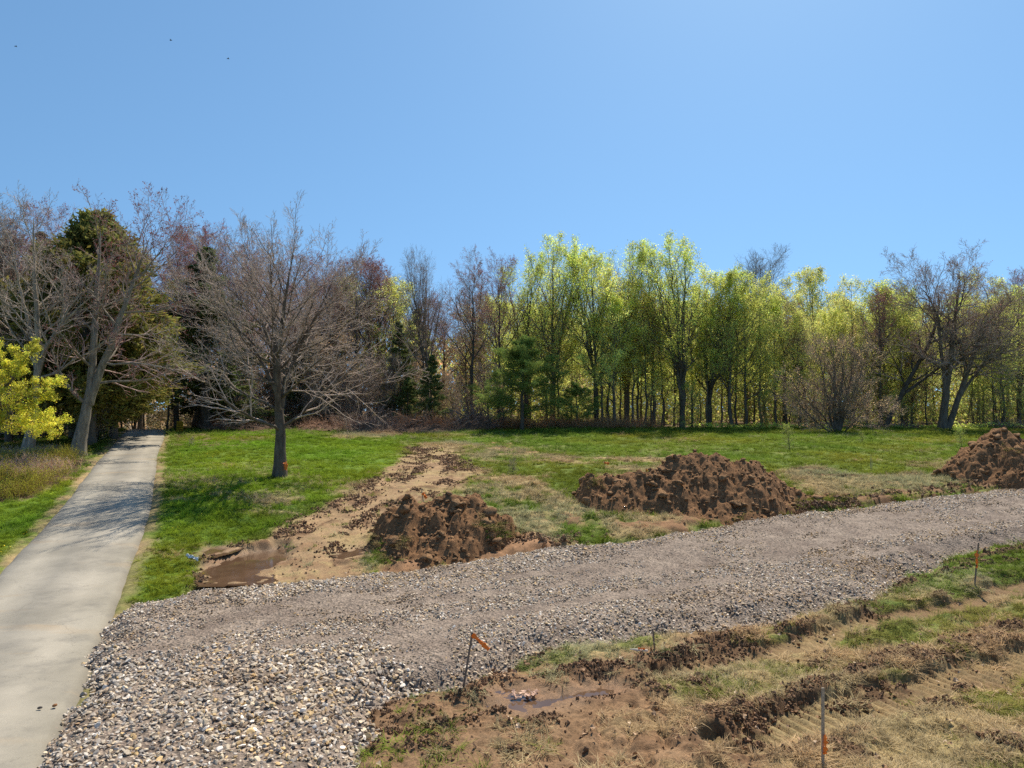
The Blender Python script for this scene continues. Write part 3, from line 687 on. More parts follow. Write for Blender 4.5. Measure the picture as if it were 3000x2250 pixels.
# pale pebbles and torn dry leaves lying about
x, y = rand_in(-6, 14, 8, 20, 8); k = in_view(x, y); x, y = x[k], y[k]; zz_, cc_, ww = land(x, y)
k = (ww['grav'] < -.1) & (ww['drive'] < -.2) & (ww['wet'] < .2) & (RNG.uniform(0, 1, len(x)) < .25 + .5 * (fbm(x, y, 1.0, 3, 95) > .25)); x, y, z = x[k], y[k], zz_[k]; n = len(x)
def leaf_v(rs):
    a = np.linspace(0, 2 * math.pi, 9)[:-1]; r = .5 + .5 * np.abs(np.cos(a * 2.5)) * rs.uniform(.8, 1.1, 8)
    v = np.stack([r * np.cos(a), r * np.sin(a) * .8, .25 * rs.normal(size=8)], 1); v = np.concatenate([v, [[0, 0, 0]]])
    return v, np.array([[i, (i + 1) % 8, 8] for i in range(8)])
CLF = variants('dead_leaf', [leaf_v(rs) for _ in range(6)], M['stone'], False)
c = np.array([(.42, .27, .16), (.50, .37, .25), (.30, .17, .09)])[RNG.integers(0, 3, n)] * RNG.uniform(.8, 1.2, n)[:, None]
scatter('dead_leaves', CLF, 6, np.stack([x, y, z + .05], 1), np.stack([RNG.normal(0, .5, n), RNG.normal(0, .5, n), RNG.uniform(0, 6.3, n)], 1), np.repeat(RNG.uniform(.03, .065, n)[:, None], 3, 1), c)

# grass
rs = np.random.default_rng(8)
vs = [blades(rs, 26, .20, .010, .35, .8, .09) for _ in range(4)] + [blades(rs, 34, .34, .009, 1.2, .75, .15, 4) for _ in range(5)] + [blades(rs, 30, .085, .010, .4, .6, .16, 2) for _ in range(3)]
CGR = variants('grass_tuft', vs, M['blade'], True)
parts = []
for (x0, x1, y0, y1, dens, k0) in ((-12, 15, 7.5, 14, 120, .85), (-20, 20, 14, 22, 70, .95), (-30, 30, 22, 34, 40, 1.25), (-36, 46, 34, 50, 17, 1.7), (-48, 56, 50, 67, 9, 2.3)):
    x, y = rand_in(x0, x1, y0, y1, dens); k = in_view(x, y); x, y = x[k], y[k]
    parts.append(np.stack([x, y, x * 0 + k0], 1))
P = np.concatenate(parts); x, y, k0 = P.T; zz_, cc_, ww = land(x, y)
clump = fbm(x, y, .55, 3, 98)
pr = (1 - ww['bare']) * (1 - .85 * ww['mulch']) * (1 - .97 * ww['tr']) + .16 * ww['mud'] * (clump > .3) + .07 * ww['bare'] * (clump > .2)
pr *= (ww['grav'] < -.05) * (ww['drive'] < -.12) * (ww['wet'] < .4)
k = RNG.uniform(0, 1, len(x)) < pr; x, y, k0, z, cc_, dry, lush, near_, flat_, clump = [q[k] for q in (x, y, k0, zz_, cc_, ww['dry'], ww['lush'], ww['near'], ww['flat'], clump)]; n = len(x)
lawnl = ((ww['lush'][k] > .6) & ((y > 25.5) | (x < edge(_L, y))))
strawy = dry > RNG.uniform(.15, .85, n)
idx = np.where(lawnl & ~strawy, RNG.integers(9, 12, n), np.where(strawy, RNG.integers(4, 9, n), RNG.integers(0, 4, n)))
g = np.array([.205, .265, .04]) ; lg = np.array([.215, .31, .03]); st = np.array([.50, .415, .24])
c = g + (lg - g) * lush[:, None]; c = c + (np.array([.25, .255, .085]) - c) * (near_ * .7)[:, None]
c = np.where(strawy[:, None], st * (1 - .22 * sst(y, 24, 40))[:, None], c * (1 + .22 * fbm(x, y, 3, 3, 99))[:, None]) * RNG.uniform(.7, 1.25, n)[:, None]
hue = fbm(x, y, 5, 2, 101); c[:, 0] *= 1 + .25 * np.clip(hue, -.6, 1)
sc_ = k0 * RNG.uniform(.6, 1.15, n) * (1 + .25 * np.clip(clump, -.5, 1))
sz3 = np.stack([sc_, sc_, sc_ * np.where(y > 34, .6, .9)], 1)
# straw is combed by the machines that passed
rz = np.where(strawy & (near_ + flat_ > .4), 3.0 + 1.3 * fbm(x, y, 1.5, 2, 103) * 2, RNG.uniform(0, 6.3, n))
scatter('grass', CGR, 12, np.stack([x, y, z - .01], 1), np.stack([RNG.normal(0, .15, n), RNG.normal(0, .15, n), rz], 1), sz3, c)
print('grass', n)

# dandelions in the lawns
x, y = rand_in(-30, 0, 17, 45, 1.6); zz_, cc_, ww = land(x, y); k = (ww['lush'] > .5) & (ww['drive'] < -.2) & (fbm(x, y, 2.5, 2, 105) > -.1) & in_view(x, y) & (np.abs(ww['drive']) < 3.5)
x, y, z = x[k], y[k], zz_[k]; n = len(x)
a = np.linspace(0, 2 * math.pi, 9)[:-1]; dv = np.concatenate([np.stack([np.cos(a), np.sin(a), a * 0], 1), [[0, 0, .5]], [[0, 0, -.1]]]); df = np.array([[i, (i + 1) % 8, 8] for i in range(8)] + [[(i + 1) % 8, i, 9] for i in range(8)])
CDN = variants('dandelion', [(dv, df)], M['stone'], True)
scatter('dandelions', CDN, 1, np.stack([x, y, z + .09], 1), RNG.normal(0, .3, (n, 3)), np.full((n, 3), .028), np.tile([.8, .58, .02], (n, 1)))

# ------------------------------------------------------------ soil piles
def pile(name, crest, yc_l, yc_r, label, slope=.74, amp=.2, seed=1, clods=260, mul=1.0, sods=0, fw=1.08):
    us_ = [c[0] for c in crest]
    pts = []
    for (u, v_) in crest:
        k = (u - us_[0]) / (us_[-1] - us_[0]); Yc = yc_l + (yc_r - yc_l) * k; p = at(u, v_, Yc); pts.append([p[0], Yc, max(.05, p[2] - float(base(p[0], Yc)))])
    pts = np.array(pts); x0, x1 = pts[0, 0], pts[-1, 0]; cx = (x0 + x1) / 2; cyy = (yc_l + yc_r) / 2; cz = float(base(cx, cyy))
    W_ = pts[:, 2].max() / slope + 1.2
    nx = int((x1 - x0 + 1.6) / .035); ny = int(2 * W_ / .035)
    X, T = np.meshgrid(np.linspace(x0 - .8, x1 + .8, nx), np.linspace(-W_, W_, ny))
    Yc = np.interp(X, pts[:, 0], pts[:, 1]); Y = Yc + T
    wx = X + .22 * fbm(X, Y, .9, 3, seed + 3); 
    H = np.interp(wx, pts[:, 0], pts[:, 2], left=-.3, right=-.3)
    ext = np.maximum(np.maximum(x0 - X, X - x1), 0); H = H - ext * 1.0
    wd = np.maximum(H, 0) / slope * fw + .15
    t = np.abs(T + .3 * fbm(X, Y, 1.3, 3, seed + 5)) / wd
    h = np.where(H > 0, H * (1 - np.clip(t, 0, 1.4) ** 1.15), H) - .15 * np.clip(t - 1, 0, 3)
    env = sst(h, -.05, .4)
    rid = 1 - np.abs(fbm(X, Y, .75, 4, seed + 7)) * 2
    h = h + env * (amp * .9 * fbm(X, Y, 1.1, 3, seed) + amp * .75 * (np.abs(fbm(X, Y, .8, 3, seed + 15)) - .25) + amp * .2 * fbm(X, Y, .42, 4, seed + 9) + amp * .16 * fbm(X, Y, .12, 3, seed + 11))
    gul = fbm(X * 2.2, Y * .6, .8, 3, seed + 13); h = h - env * .12 * sst(gul, .3, .8)
    h = np.maximum(h, -.3)
    zt = base(X, Y) + h + .02
    f = grid_faces(ny, nx); f = f[(h.ravel()[f] > -.12).any(1)]
    root = empty(name, (cx, cyy, cz)); tag(root, label, 'soil pile')
    me = mesh('mound', np.stack([X - cx, Y - cyy, zt - cz], -1).reshape(-1, 3), f, [M['soil']]); obj('mound', me, root)
    # clods in one mesh on the mound
    rs = np.random.default_rng(seed); vv = []; ff = []; q = 0
    hf = h.ravel(); cand = np.where(hf > -.02)[0]; pk = rs.choice(cand, clods)
    Xr, Yr, Zr = X.ravel(), Y.ravel(), zt.ravel()
    for i in pk:
        v_, f_ = lumpy(rs, IC2, .7); s_ = rs.beta(1, 6) * .17 + .016 + (rs.uniform() < .03) * rs.uniform(.06, .2)
        a = rs.uniform(0, 6.3); c_, s2 = math.cos(a), math.sin(a); v_ = v_ @ np.array([[c_, -s2, 0], [s2, c_, 0], [0, 0, 1]])
        vv.append(v_ * s_ + (Xr[i] - cx, Yr[i] - cyy, Zr[i] - cz + s_ * .15)); ff.append(f_ + q); q += len(v_)
    me = mesh('clods', np.concatenate(vv), np.concatenate(ff), [M['clod']]); tag(obj('clods', me, root), kind='stuff')
    # torn grass hanging on the mound
    if sods:
        vv = []; ff = []; cc2 = []; q = 0
        for (u, v_, nn, spr) in sods:
            # find mound point nearest on the picture ray
            d = np.array(ray(u, v_)); d /= np.linalg.norm(d); PP = np.stack([Xr, Yr, Zr - CAMZ], 1); tt = PP @ d; dist = np.linalg.norm(PP - tt[:, None] * d, axis=1)
            near = np.where((dist < spr) & (hf > 0))[0]
            if len(near) == 0: continue
            near = near[tt[near] < tt[near].min() + 1.2]
            for i in rs.choice(near, nn):
                b, fb, cb = blades(rs, 26, .26, .009, .9, 1.2, .07, 4); a = math.pi * 1.5 + rs.normal(0, .5); 
                vv.append(b + (Xr[i] - cx, Yr[i] - cyy, Zr[i] - cz)); ff.append(fb + q); q += len(b)
                cl = np.array([.36, .29, .14]) if rs.uniform() < .7 else np.array([.12, .2, .03]); cc2.append(cb * cl * rs.uniform(.6, 1.1))
        if vv:
            me = mesh('torn_grass', np.concatenate(vv), np.concatenate(ff), [M['sod']]); vcol(me, np.concatenate(cc2)); tag(obj('torn_grass', me, root), kind='stuff')
    return root
M['sod'] = m_blade('sod_blade', False, (1, 1, 1, 1), .3)
pile('soil_pile', [(1062, 1640), (1085, 1590), (1108, 1545), (1167, 1500), (1243, 1480), (1303, 1462), (1370, 1466), (1400, 1472), (1425, 1500), (1487, 1530), (1500, 1580), (1560, 1600), (1620, 1612)], 21.7, 23.2,
     'small dark brown soil pile beside the muddy puddle, with torn sod on its face', .70, .26, 21, 900, sods=[(1100, 1590, 22, .25), (1175, 1590, 16, .25), (1120, 1640, 12, .25), (1440, 1560, 40, .35), (1480, 1550, 30, .3), (1410, 1530, 16, .3)])
pile('soil_pile', [(1670, 1480), (1692, 1440), (1715, 1402), (1745, 1408), (1775, 1398), (1850, 1385), (1940, 1368), (1965, 1352), (2030, 1345), (2045, 1338), (2110, 1333), (2160, 1348), (2215, 1352), (2245, 1372), (2270, 1395), (2320, 1430), (2360, 1455), (2440, 1466), (2500, 1462), (2520, 1480)], 27.2, 27.8,
     'long dark brown soil pile in the middle of the field behind the gravel', .70, .22, 37, 1500, sods=[(1730, 1420, 12, .3), (1760, 1415, 8, .3), (2480, 1475, 10, .3)])
pile('soil_pile', [(2768, 1368), (2806, 1345), (2860, 1308), (2915, 1270), (2936, 1260), (2985, 1277), (3030, 1300), (3090, 1330), (3150, 1365)], 31.3, 31.3,
     'steep dark brown soil pile cut by the right edge, in front of the woods', .72, .22, 53, 900, sods=[(2960, 1320, 12, .4)])
# ------------------------------------------------------------ trees
def unit(a): return a / (np.linalg.norm(a, axis=-1, keepdims=True) + 1e-9)
def tubes(P, Rad, s):
    N, K, _ = P.shape
    T = np.empty_like(P); T[:, 1:-1] = P[:, 2:] - P[:, :-2]; T[:, 0] = P[:, 1] - P[:, 0]; T[:, -1] = P[:, -1] - P[:, -2]; T = unit(T)
    av = unit(P[:, -1] - P[:, 0]); ref = np.where(np.abs(av[:, 2:3]) < .8, [[0, 0, 1.0]], [[1.0, 0.1, 0]])
    ref = np.repeat(ref[:, None], K, 1); A = unit(np.cross(T, ref)); B = np.cross(T, A)
    an = np.arange(s) * 2 * math.pi / s
    V_ = P[:, :, None] + Rad[:, :, None, None] * (np.cos(an)[None, None, :, None] * A[:, :, None] + np.sin(an)[None, None, :, None] * B[:, :, None])
    i = np.arange(N)[:, None, None] * (K * s) + np.arange(K - 1)[None, :, None] * s; j = np.arange(s)[None, None]; j2 = (j + 1) % s
    f = np.stack([i + j, i + j2, i + s + j2, i + s + j], -1).reshape(-1, 4)
    return V_.reshape(-1, 3), f
def shoot(rs, P, Rad, Ln, n, t0, t1, ang0, ang1, lenf, rf, up, wig, K, jit=.35, rmin=.004, out=0):
    """n children on each of the parents P (N,K,3)"""
    N, KP, _ = P.shape
    t = t0 + (t1 - t0) * ((np.arange(n)[None] + rs.uniform(0, 1, (N, n))) / n)
    f = t * (KP - 1); i = np.clip(f.astype(int), 0, KP - 2); fr = (f - i)[..., None]; r_ = np.arange(N)[:, None]
    pos = P[r_, i] * (1 - fr) + P[r_, i + 1] * fr; tan = unit(P[r_, i + 1] - P[r_, i]); rad = Rad[r_, i] * (1 - fr[..., 0]) + Rad[r_, i + 1] * fr[..., 0]
    tt = (t - t0) / (t1 - t0)
    ang = ang0 + (ang1 - ang0) * tt + rs.normal(0, .12, t.shape)
    az = np.arange(n)[None] * 2.399 + rs.uniform(0, 6.28, (N, 1)) + rs.normal(0, .4, t.shape)
    ref = np.where(np.abs(tan[..., 2:3]) < .85, np.array([0, 0, 1.0]), np.array([1.0, 0, 0])); A = unit(np.cross(tan, ref)); B = np.cross(tan, A)
    d = np.cos(ang)[..., None] * tan + np.sin(ang)[..., None] * (np.cos(az)[..., None] * A + np.sin(az)[..., None] * B)
    L = Ln[:, None] * lenf(tt) * rs.uniform(1 - jit, 1 + jit, t.shape)
    pos = pos.reshape(-1, 3); d = unit(d.reshape(-1, 3)); L = L.ravel(); r0 = np.maximum(np.minimum(rad.ravel() * rf, L * .045 + rmin), rmin)
    out_ = [pos]; p = pos
    for k in range(K - 1):
        d = unit(d + rs.normal(0, wig, d.shape) + np.array([0, 0, up])); p = p + d * (L / (K - 1))[:, None]; out_.append(p)
    Pn = np.stack(out_, 1); Rn = r0[:, None] * np.linspace(1, .35, K)[None]
    return Pn, np.maximum(Rn, rmin * .55), L
def resample(pts, rad, K, rs=None, wob=0):
    pts = np.asarray(pts, float); s = np.concatenate([[0], np.cumsum(np.linalg.norm(np.diff(pts, axis=0), axis=1))]); q = np.linspace(0, s[-1], K)
    # smooth through the points
    o = np.stack([np.interp(q, s, pts[:, i]) for i in range(3)], 1); r = np.interp(q, s, rad)
    for _ in range(2): o[1:-1] = (o[:-2] + 2 * o[1:-1] + o[2:]) / 4
    if rs is not None and wob: o[1:-1] += rs.normal(0, wob, (K - 2, 3)) * (1, 1, .3)
    return o[None], r[None], np.array([s[-1]])
def leafquads(rs, P, n, size, jit, drop=0, aspect=1.0, upright=0.0, dirs=None):
    """n small leaf faces near the points P (N,K,3); rhombi, a little folded"""
    N, K, _ = P.shape; r_ = rs.integers(0, N, n); t = rs.uniform(.15, 1, n) * (K - 1); i = np.clip(t.astype(int), 0, K - 2); fr = (t - i)[:, None]
    c = P[r_, i] * (1 - fr) + P[r_, i + 1] * fr + rs.normal(0, jit, (n, 3)) - np.array([0, 0, drop])
    if dirs == 'along': a = unit(unit(P[r_, i + 1] - P[r_, i]) * 1.0 + rs.normal(0, .55, (n, 3)))
    else: a = unit(rs.normal(0, 1, (n, 3)) * (1, 1, 1 - upright))
    b = unit(np.cross(a, unit(rs.normal(0, 1, (n, 3))))); s = size * rs.uniform(.55, 1.3, n)[:, None]; 
    q = np.stack([c - a * s * .5, c + b * s * .32 * aspect, c + a * s * .5, c - b * s * .32 * aspect], 1)
    f = np.arange(n * 4).reshape(n, 4); return q.reshape(-1, 3), f
def join(items):
    """items (v, f, material index, colour or None) -> arrays"""
    vs, fs, mi, cs, q = [], [], [], [], 0
    for v, f, m, c in items:
        vs.append(v); fs.append(f + q); mi.append(np.full(len(f), m)); cs.append(np.ones((len(v), 3)) if c is None else c); q += len(v)
    return np.concatenate(vs), np.concatenate(fs), np.concatenate(mi), np.concatenate(cs)
def crown_mesh(items, mats):
    v, f, mi, c = join(items); me = mesh('crown', v, f, mats, True, mi); vcol(me, c); return me
def leafcol(rs, v, lo=.65, hi=1.35, sc=1.2):
    n = len(v) // 4; c = v.reshape(-1, 4, 3).mean(1)
    k = (1 + .35 * fbm(c[:, 0] + c[:, 2] * .7, c[:, 1] - c[:, 2], sc, 2, 5)) * rs.uniform(lo, hi, n); g = 1 + .12 * rs.normal(size=n)
    q = np.stack([k * g, k, k * rs.uniform(.8, 1.2, n)], 1); return np.repeat(np.clip(q, .2, 2.2), 4, 0)

TREES = {}
def kind(name, trunk_items, trunk_mats, crown_items, crown_mats, H):
    v, f, mi, c = join([(a, b, 0, None) for a, b in trunk_items]); tm = mesh('trunk', v, f, trunk_mats)
    cm = crown_mesh(crown_items, crown_mats); zs = np.empty(len(cm.vertices) * 3, np.float32); cm.vertices.foreach_get('co', zs); zs = zs.reshape(-1, 3)[:, 2]
    TREES[name] = (tm, cm, float(np.percentile(zs, 99.7)))
one = lambda t: 1 - .0 * t
def build_tree(seed, H, r0, bole, n1, a1, len1, n2, len2, n3, len3, up1=.06, n4=0, len4=.3, lean=0, leaf=None, twig='twig', bark='bark', K1=8, shape=None, top=1.0, wig=.12, fork=1, rmin=.009, ang2=.75, up2=.05, t3=4):
    rs = np.random.default_rng(seed)
    TP, TRd, TL = [], [], []
    for k in range(fork):
        a = rs.uniform(0, 6.28); o = (.0 if fork == 1 else .15) * H
        pts = [(0, 0, -.3), (rs.normal(0, .1), rs.normal(0, .1), H * .18), (math.cos(a) * o * .3 + lean * H * .3, math.sin(a) * o * .3, H * .5), (math.cos(a) * o + lean * H, math.sin(a) * o, H * top * rs.uniform(.9, 1))]
        p, r, l = resample(pts, [r0 * 1.15, r0 * .85, r0 * .55, r0 * .08], 16, rs, H * .0035); TP.append(p); TRd.append(r); TL.append(l)
    P0 = np.concatenate(TP); R0 = np.concatenate(TRd); L0 = np.concatenate(TL); R0[:, 0] *= 1.25
    shape = shape or (lambda t: np.sin(np.clip(.25 + .75 * t, 0, 1) * math.pi) ** .7 + .12)
    P1, R1, L1 = shoot(rs, P0, R0, np.full(len(P0), H), n1, bole, .97, a1[0], a1[1], lambda t: len1 * shape(t), .55, up1, wig, K1, .25)
    P2, R2, L2 = shoot(rs, P1, R1, L1, n2, .2, 1, ang2, ang2 * .6, lambda t: len2 * (1.1 - .55 * t), .6, up2, wig * 1.1, 6, .3, rmin)
    P3, R3, L3 = shoot(rs, P2, R2, L2, n3, .15, 1, .8, .5, lambda t: len3 * (1.1 - .5 * t), .6, .05, wig * 1.3, t3, .35, rmin)
    items = [tubes(P0, R0, 8), tubes(P1, R1, 5)]; cr = [tubes(P2, R2, 4) + (0, None), tubes(P3, R3, 3) + (0, None)]; tips = P3
    if n4:
        P4, R4, L4 = shoot(rs, P3, R3, L3, n4, .2, 1, .8, .5, lambda t: len4 * (1.1 - .4 * t), .6, .05, wig * 1.4, 3, .35, rmin * .8)
        cr.append(tubes(P4, R4, 3) + (0, None)); tips = P4
    mats = [M[twig]]
    if leaf:
        for li, (mn, n, size, jit, drop) in enumerate(leaf):
            v, f = leafquads(rs, tips, n, size, jit, drop); cr.append((v, f, li + 1, leafcol(rs, v))); mats.append(M[mn])
    return items, [M[bark]], cr, mats
def mk(name, H, **k):
    a, b, c, d = build_tree(H=H, **k); kind(name, a, b, c, d, H)
vase = lambda t: .35 + .9 * np.sin(np.clip(t, 0, 1) * math.pi * .62 + .55)
for i in range(3):
    mk('bare%d' % i, 19, seed=100 + i, r0=.24, bole=.38, n1=16, a1=(.75, .3), len1=.34, n2=8, len2=.5, n3=9, len3=.5, n4=5, len4=.5, up1=.07, leaf=[('leaf_bud', 3500, .1, .05, 0)], twig='twig_red' if i != 1 else 'twig', K1=8, wig=.14, shape=lambda t: 1.0 - .55 * t)
for i in range(2):
    mk('vase%d' % i, 20, seed=120 + i, r0=.26, bole=.3, n1=18, a1=(.5, .2), len1=.45, n2=8, len2=.4, n3=8, len3=.5, n4=4, len4=.5, up1=.1, leaf=None, twig='twig_dark' if i else 'twig', fork=2, shape=lambda t: 1.05 - .6 * t, wig=.1)
for i in range(3):
    mk('poplar%d' % i, 20, seed=140 + i, r0=.22, bole=.24, n1=15, a1=(.8, .35), len1=.27, n2=8, len2=.42, n3=6, len3=.5, n4=0, up1=.1, fork=3, leaf=[('leaf_bright', 18000, .145, .17, .02)], twig='twig_dark', shape=lambda t: .8 + .45 * np.sin(t * 3.1) - .5 * t)
for i in range(3):
    mk('maple%d' % i, 15, seed=160 + i, r0=.18, bole=.22, n1=18, a1=(1.0, .35), len1=.33, n2=8, len2=.45, n3=7, len3=.5, up1=.07, leaf=[('leaf_olive', 17000, .135, .17, .03)], twig='twig_dark', shape=lambda t: .75 + .5 * np.sin(t * 3.1) - .45 * t)
for i in range(3):
    mk('slim%d' % i, 16, seed=180 + i, r0=.115, bole=.22, n1=20, a1=(1.0, .5), len1=.15, n2=6, len2=.5, n3=5, len3=.5, up1=.1, leaf=[('leaf_olive', 7000, .125, .18, 0)], twig='twig_dark', K1=6, shape=lambda t: 1.0 - .35 * t, lean=.03 * (i - 1))
for i in range(2):
    mk('brushy%d' % i, 13, seed=200 + i, r0=.12, bole=.1, n1=24, a1=(.9, .4), len1=.26, n2=8, len2=.5, n3=8, len3=.5, n4=3, len4=.5, up1=.08, leaf=[('leaf_brown', 3800, .12, .1, 0)], twig='twig', fork=2, shape=lambda t: 1.05 - .5 * t)
for i in range(2):
    mk('sapling%d' % i, 6, seed=220 + i, r0=.045, bole=.08, n1=16, a1=(.95, .5), len1=.28, n2=6, len2=.5, n3=5, len3=.5, up1=.08, leaf=[('leaf_shrub', 3600, .085, .09, 0)], twig='twig', fork=2, K1=5, rmin=.006)
for i in range(2):
    mk('baresap%d' % i, 7, seed=240 + i, r0=.05, bole=.06, n1=18, a1=(.9, .4), len1=.3, n2=7, len2=.5, n3=6, len3=.5, up1=.08, twig='twig_pale' if i else 'twig', fork=3, K1=5, rmin=.006)
def conifer(name, seed, H, r0, rad, leafm, n, size, bole=.06, droop=-.03, dens=46, aspect=.5, twig='twig_dark', shape=None, clump=.1):
    rs = np.random.default_rng(seed)
    P0, R0, L0 = resample([(0, 0, -.3), (0, 0, H * .5), (.02 * H, 0, H)], [r0 * 1.2, r0 * .6, .02], 14, rs, .03)
    shape = shape or (lambda t: (1.02 - t) ** .85)
    P1, R1, L1 = shoot(rs, P0, R0, np.array([H]), dens, bole, .985, 1.5, .8, lambda t: rad / H * shape(t), .35, droop, .05, 7, .2)
    P2, R2, L2 = shoot(rs, P1, R1, L1, 9, .15, 1, .95, .7, lambda t: .42 * (1.1 - .6 * t), .5, .0, .08, 4, .25, .006)
    v, f = leafquads(rs, P2, n, size, clump, 0, aspect, 0, 'along'); v2, f2 = leafquads(rs, P1, n // 5, size, clump, 0, aspect, 0, 'along')
    kind(name, [tubes(P0, R0, 8), tubes(P1, R1, 4)], [M['bark']], [tubes(P2, R2, 3) + (0, None), (v, f, 1, leafcol(rs, v)), (v2, f2, 1, leafcol(rs, v2))], [M[twig], M[leafm]], H)
conifer('spruce0', 301, 15, .2, 3.2, 'needle_dark', 22000, .30, .1)
conifer('spruce1', 302, 13, .17, 2.6, 'needle_dark', 16000, .30, .22, -.05, 36)
conifer('pine0', 303, 10, .16, 3.9, 'needle_pine', 42000, .26, .2, .05, 30, .22, 'twig_dark', lambda t: .55 + .6 * np.sin(np.clip(t * 1.15 + .1, 0, 1) * 3.14) - .35 * t, .13)
conifer('cedar0', 304, 13, .35, 4.4, 'needle_cedar', 60000, .30, .16, .04, 90, .55, 'twig_dark', lambda t: np.clip(np.sin((t * .9 + .12) * 3.14), .1, 1) ** .6 * (1.05 - t * .55), .17)

def place(kn, u, Y, top=None, v=None, label='', group=None, cat='tree', name='tree', wide=1.0, rz=None, x=None, h=None):
    tm, cm, H = TREES[kn]
    if x is None: x = at(u, 1200, Y)[0]
    zb = float(base(x, Y)) - .05
    if top is not None: h = at(u, top, Y)[2] - zb
    s = h / H; rz = random.uniform(0, 6.28) if rz is None else rz
    r = empty(name, (x, Y, zb), rz, (s * wide, s * wide, s)); tag(r, label, cat, group)
    obj('trunk', tm, r); obj('crown', cm, r); return r
# ------------------------------------------------------------ single trees that stand out
def hero(name_, pts_list, rads, Y, label, levels, leaf=None, twig='twig', bark='bark_hero', cat='tree', H=10, seed=1, K0=18, wob=.02, extra=None, nm='tree', rmin=.006):
    """trunks given as polylines of picture pixels standing at depth Y, then branched"""
    rs = np.random.default_rng(seed); b = pts_list[0][0]; ox = at(b[0], 1200, Y)[0]; oz = float(base(ox, Y)) - .03
    tr = []; PP, RR, LL = [], [], []
    for pts, rd in zip(pts_list, rads):
        w_ = [at(p[0], p[1], Y) - np.array([ox, Y, oz]) + np.array([0, p[2] if len(p) > 2 else 0, 0]) for p in pts]
        p, r, l = resample(w_, rd, K0, rs, wob); PP.append(p); RR.append(r); LL.append(l)
    P0 = np.concatenate(PP); R0 = np.concatenate(RR); L0 = np.concatenate(LL)
    P0[0, 0, 2] -= .3; R0[0, 0] *= 1.35; R0[0, 1] *= 1.1
    P, Rd, Ln = P0, R0, L0; tubes_ = [tubes(P0, R0, 12)]; cr = []; lev = 0; src = None
    allp = []
    for lv in levels:
        k = dict(lv); sides = k.pop('s'); src_ = k.pop('src', None)
        if src_ == 0: P, Rd, Ln = P0, R0, np.full(len(P0), H)
        P, Rd, Ln = shoot(rs, P, Rd, Ln, rmin=rmin, **k)
        if lev == 0: tubes_.append(tubes(P, Rd, sides))
        else: cr.append(tubes(P, Rd, sides) + (0, None))
        lev += 1
    mats = [M[twig]]
    for li, (mn, n, size, jit, drop) in enumerate(leaf or []):
        v, f = leafquads(rs, P, n, size, jit, drop); cr.append((v, f, li + 1, leafcol(rs, v, .65, 1.35, .6))); mats.append(M[mn])
    r = empty(nm, (ox, Y, oz)); tag(r, label, cat)
    v, f, mi, c = join([(a, b2, 0, None) for a, b2 in tubes_]); me = mesh('trunk', v, f, [M[bark]]); obj('trunk', me, r)
    obj('crown', crown_mesh(cr, mats), r)
    return r
lv = lambda n, t0, t1, a0, a1, lf, rf, up, wig, K, s, jit=.3, **k: dict(n=n, t0=t0, t1=t1, ang0=a0, ang1=a1, lenf=lf, rf=rf, up=up, wig=wig, K=K, s=s, jit=jit, **k)
# the bare maple on the lawn
hero('maple', [[(818, 1396), (822, 1250), (812, 1130), (808, 980), (795, 850), (790, 760)],
               [(822, 1190), (838, 1110), (880, 1010), (935, 910), (975, 820)],
               [(816, 1180, .4), (800, 1080, .9), (745, 950, 1.2), (715, 850, 1.4), (700, 775, 1.4)],
               [(820, 1200, -.2), (832, 1060, -.8), (850, 930, -1.0), (862, 840, -1.0), (880, 760, -1)],
               [(818, 1170), (770, 1060), (700, 970), (635, 890), (590, 820)]],
     [[.30, .22, .17, .12, .06, .012], [.15, .12, .08, .05, .012], [.14, .11, .08, .05, .012], [.14, .11, .08, .05, .012], [.11, .08, .06, .035, .01]], 32,
     'broad bare maple with low sweeping twigs alone on the green lawn', [
     lv(17, .17, .95, 1.36, .4, lambda t: .42 * (1 - .62 * t) + .03, .36, .03, .10, 11, 6, src=0),
     lv(10, .12, 1, .75, .45, lambda t: .38 * (1.1 - .6 * t), .62, .03, .09, 8, 4),
     lv(6, .12, 1, .75, .5, lambda t: .42 * (1.1 - .5 * t), .65, .05, .12, 5, 3),
     lv(3, .2, 1, .7, .5, lambda t: .45 * (1.1 - .4 * t), .7, .06, .15, 4, 3)],
     None, 'twig_pale', 'bark_hero', H=12.5, seed=6, rmin=.0065)
# twin-stemmed grey tree by the driveway
hero('twin', [[(228, 1335), (240, 1240), (262, 1180), (272, 1050), (280, 930), (284, 820), (296, 730), (294, 670)],
              [(262, 1185), (292, 1090), (325, 1010), (350, 940), (385, 840), (415, 760), (435, 705)],
              [(380, 830), (420, 800), (460, 750), (485, 715)]],
     [[.36, .30, .24, .19, .15, .11, .06, .015], [.22, .20, .17, .14, .10, .06, .012], [.09, .07, .04, .012]], 39,
     'tall grey tree forking into two stems beside the driveway, with red buds', [
     lv(13, .2, .98, 1.3, .5, lambda t: .33 * (1 - .4 * t), .42, .03, .12, 9, 6, src=0),
     lv(8, .15, 1, .8, .5, lambda t: .42 * (1.1 - .6 * t), .6, .05, .13, 7, 4),
     lv(5, .15, 1, .8, .5, lambda t: .45 * (1.1 - .5 * t), .65, .06, .15, 5, 3),
     lv(3, .2, 1, .7, .5, lambda t: .45 * (1.1 - .4 * t), .7, .06, .15, 4, 3)],
     [('leaf_bud', 7000, .07, .03, 0)], 'twig_red', 'bark_grey', H=13, seed=9, rmin=.0065)
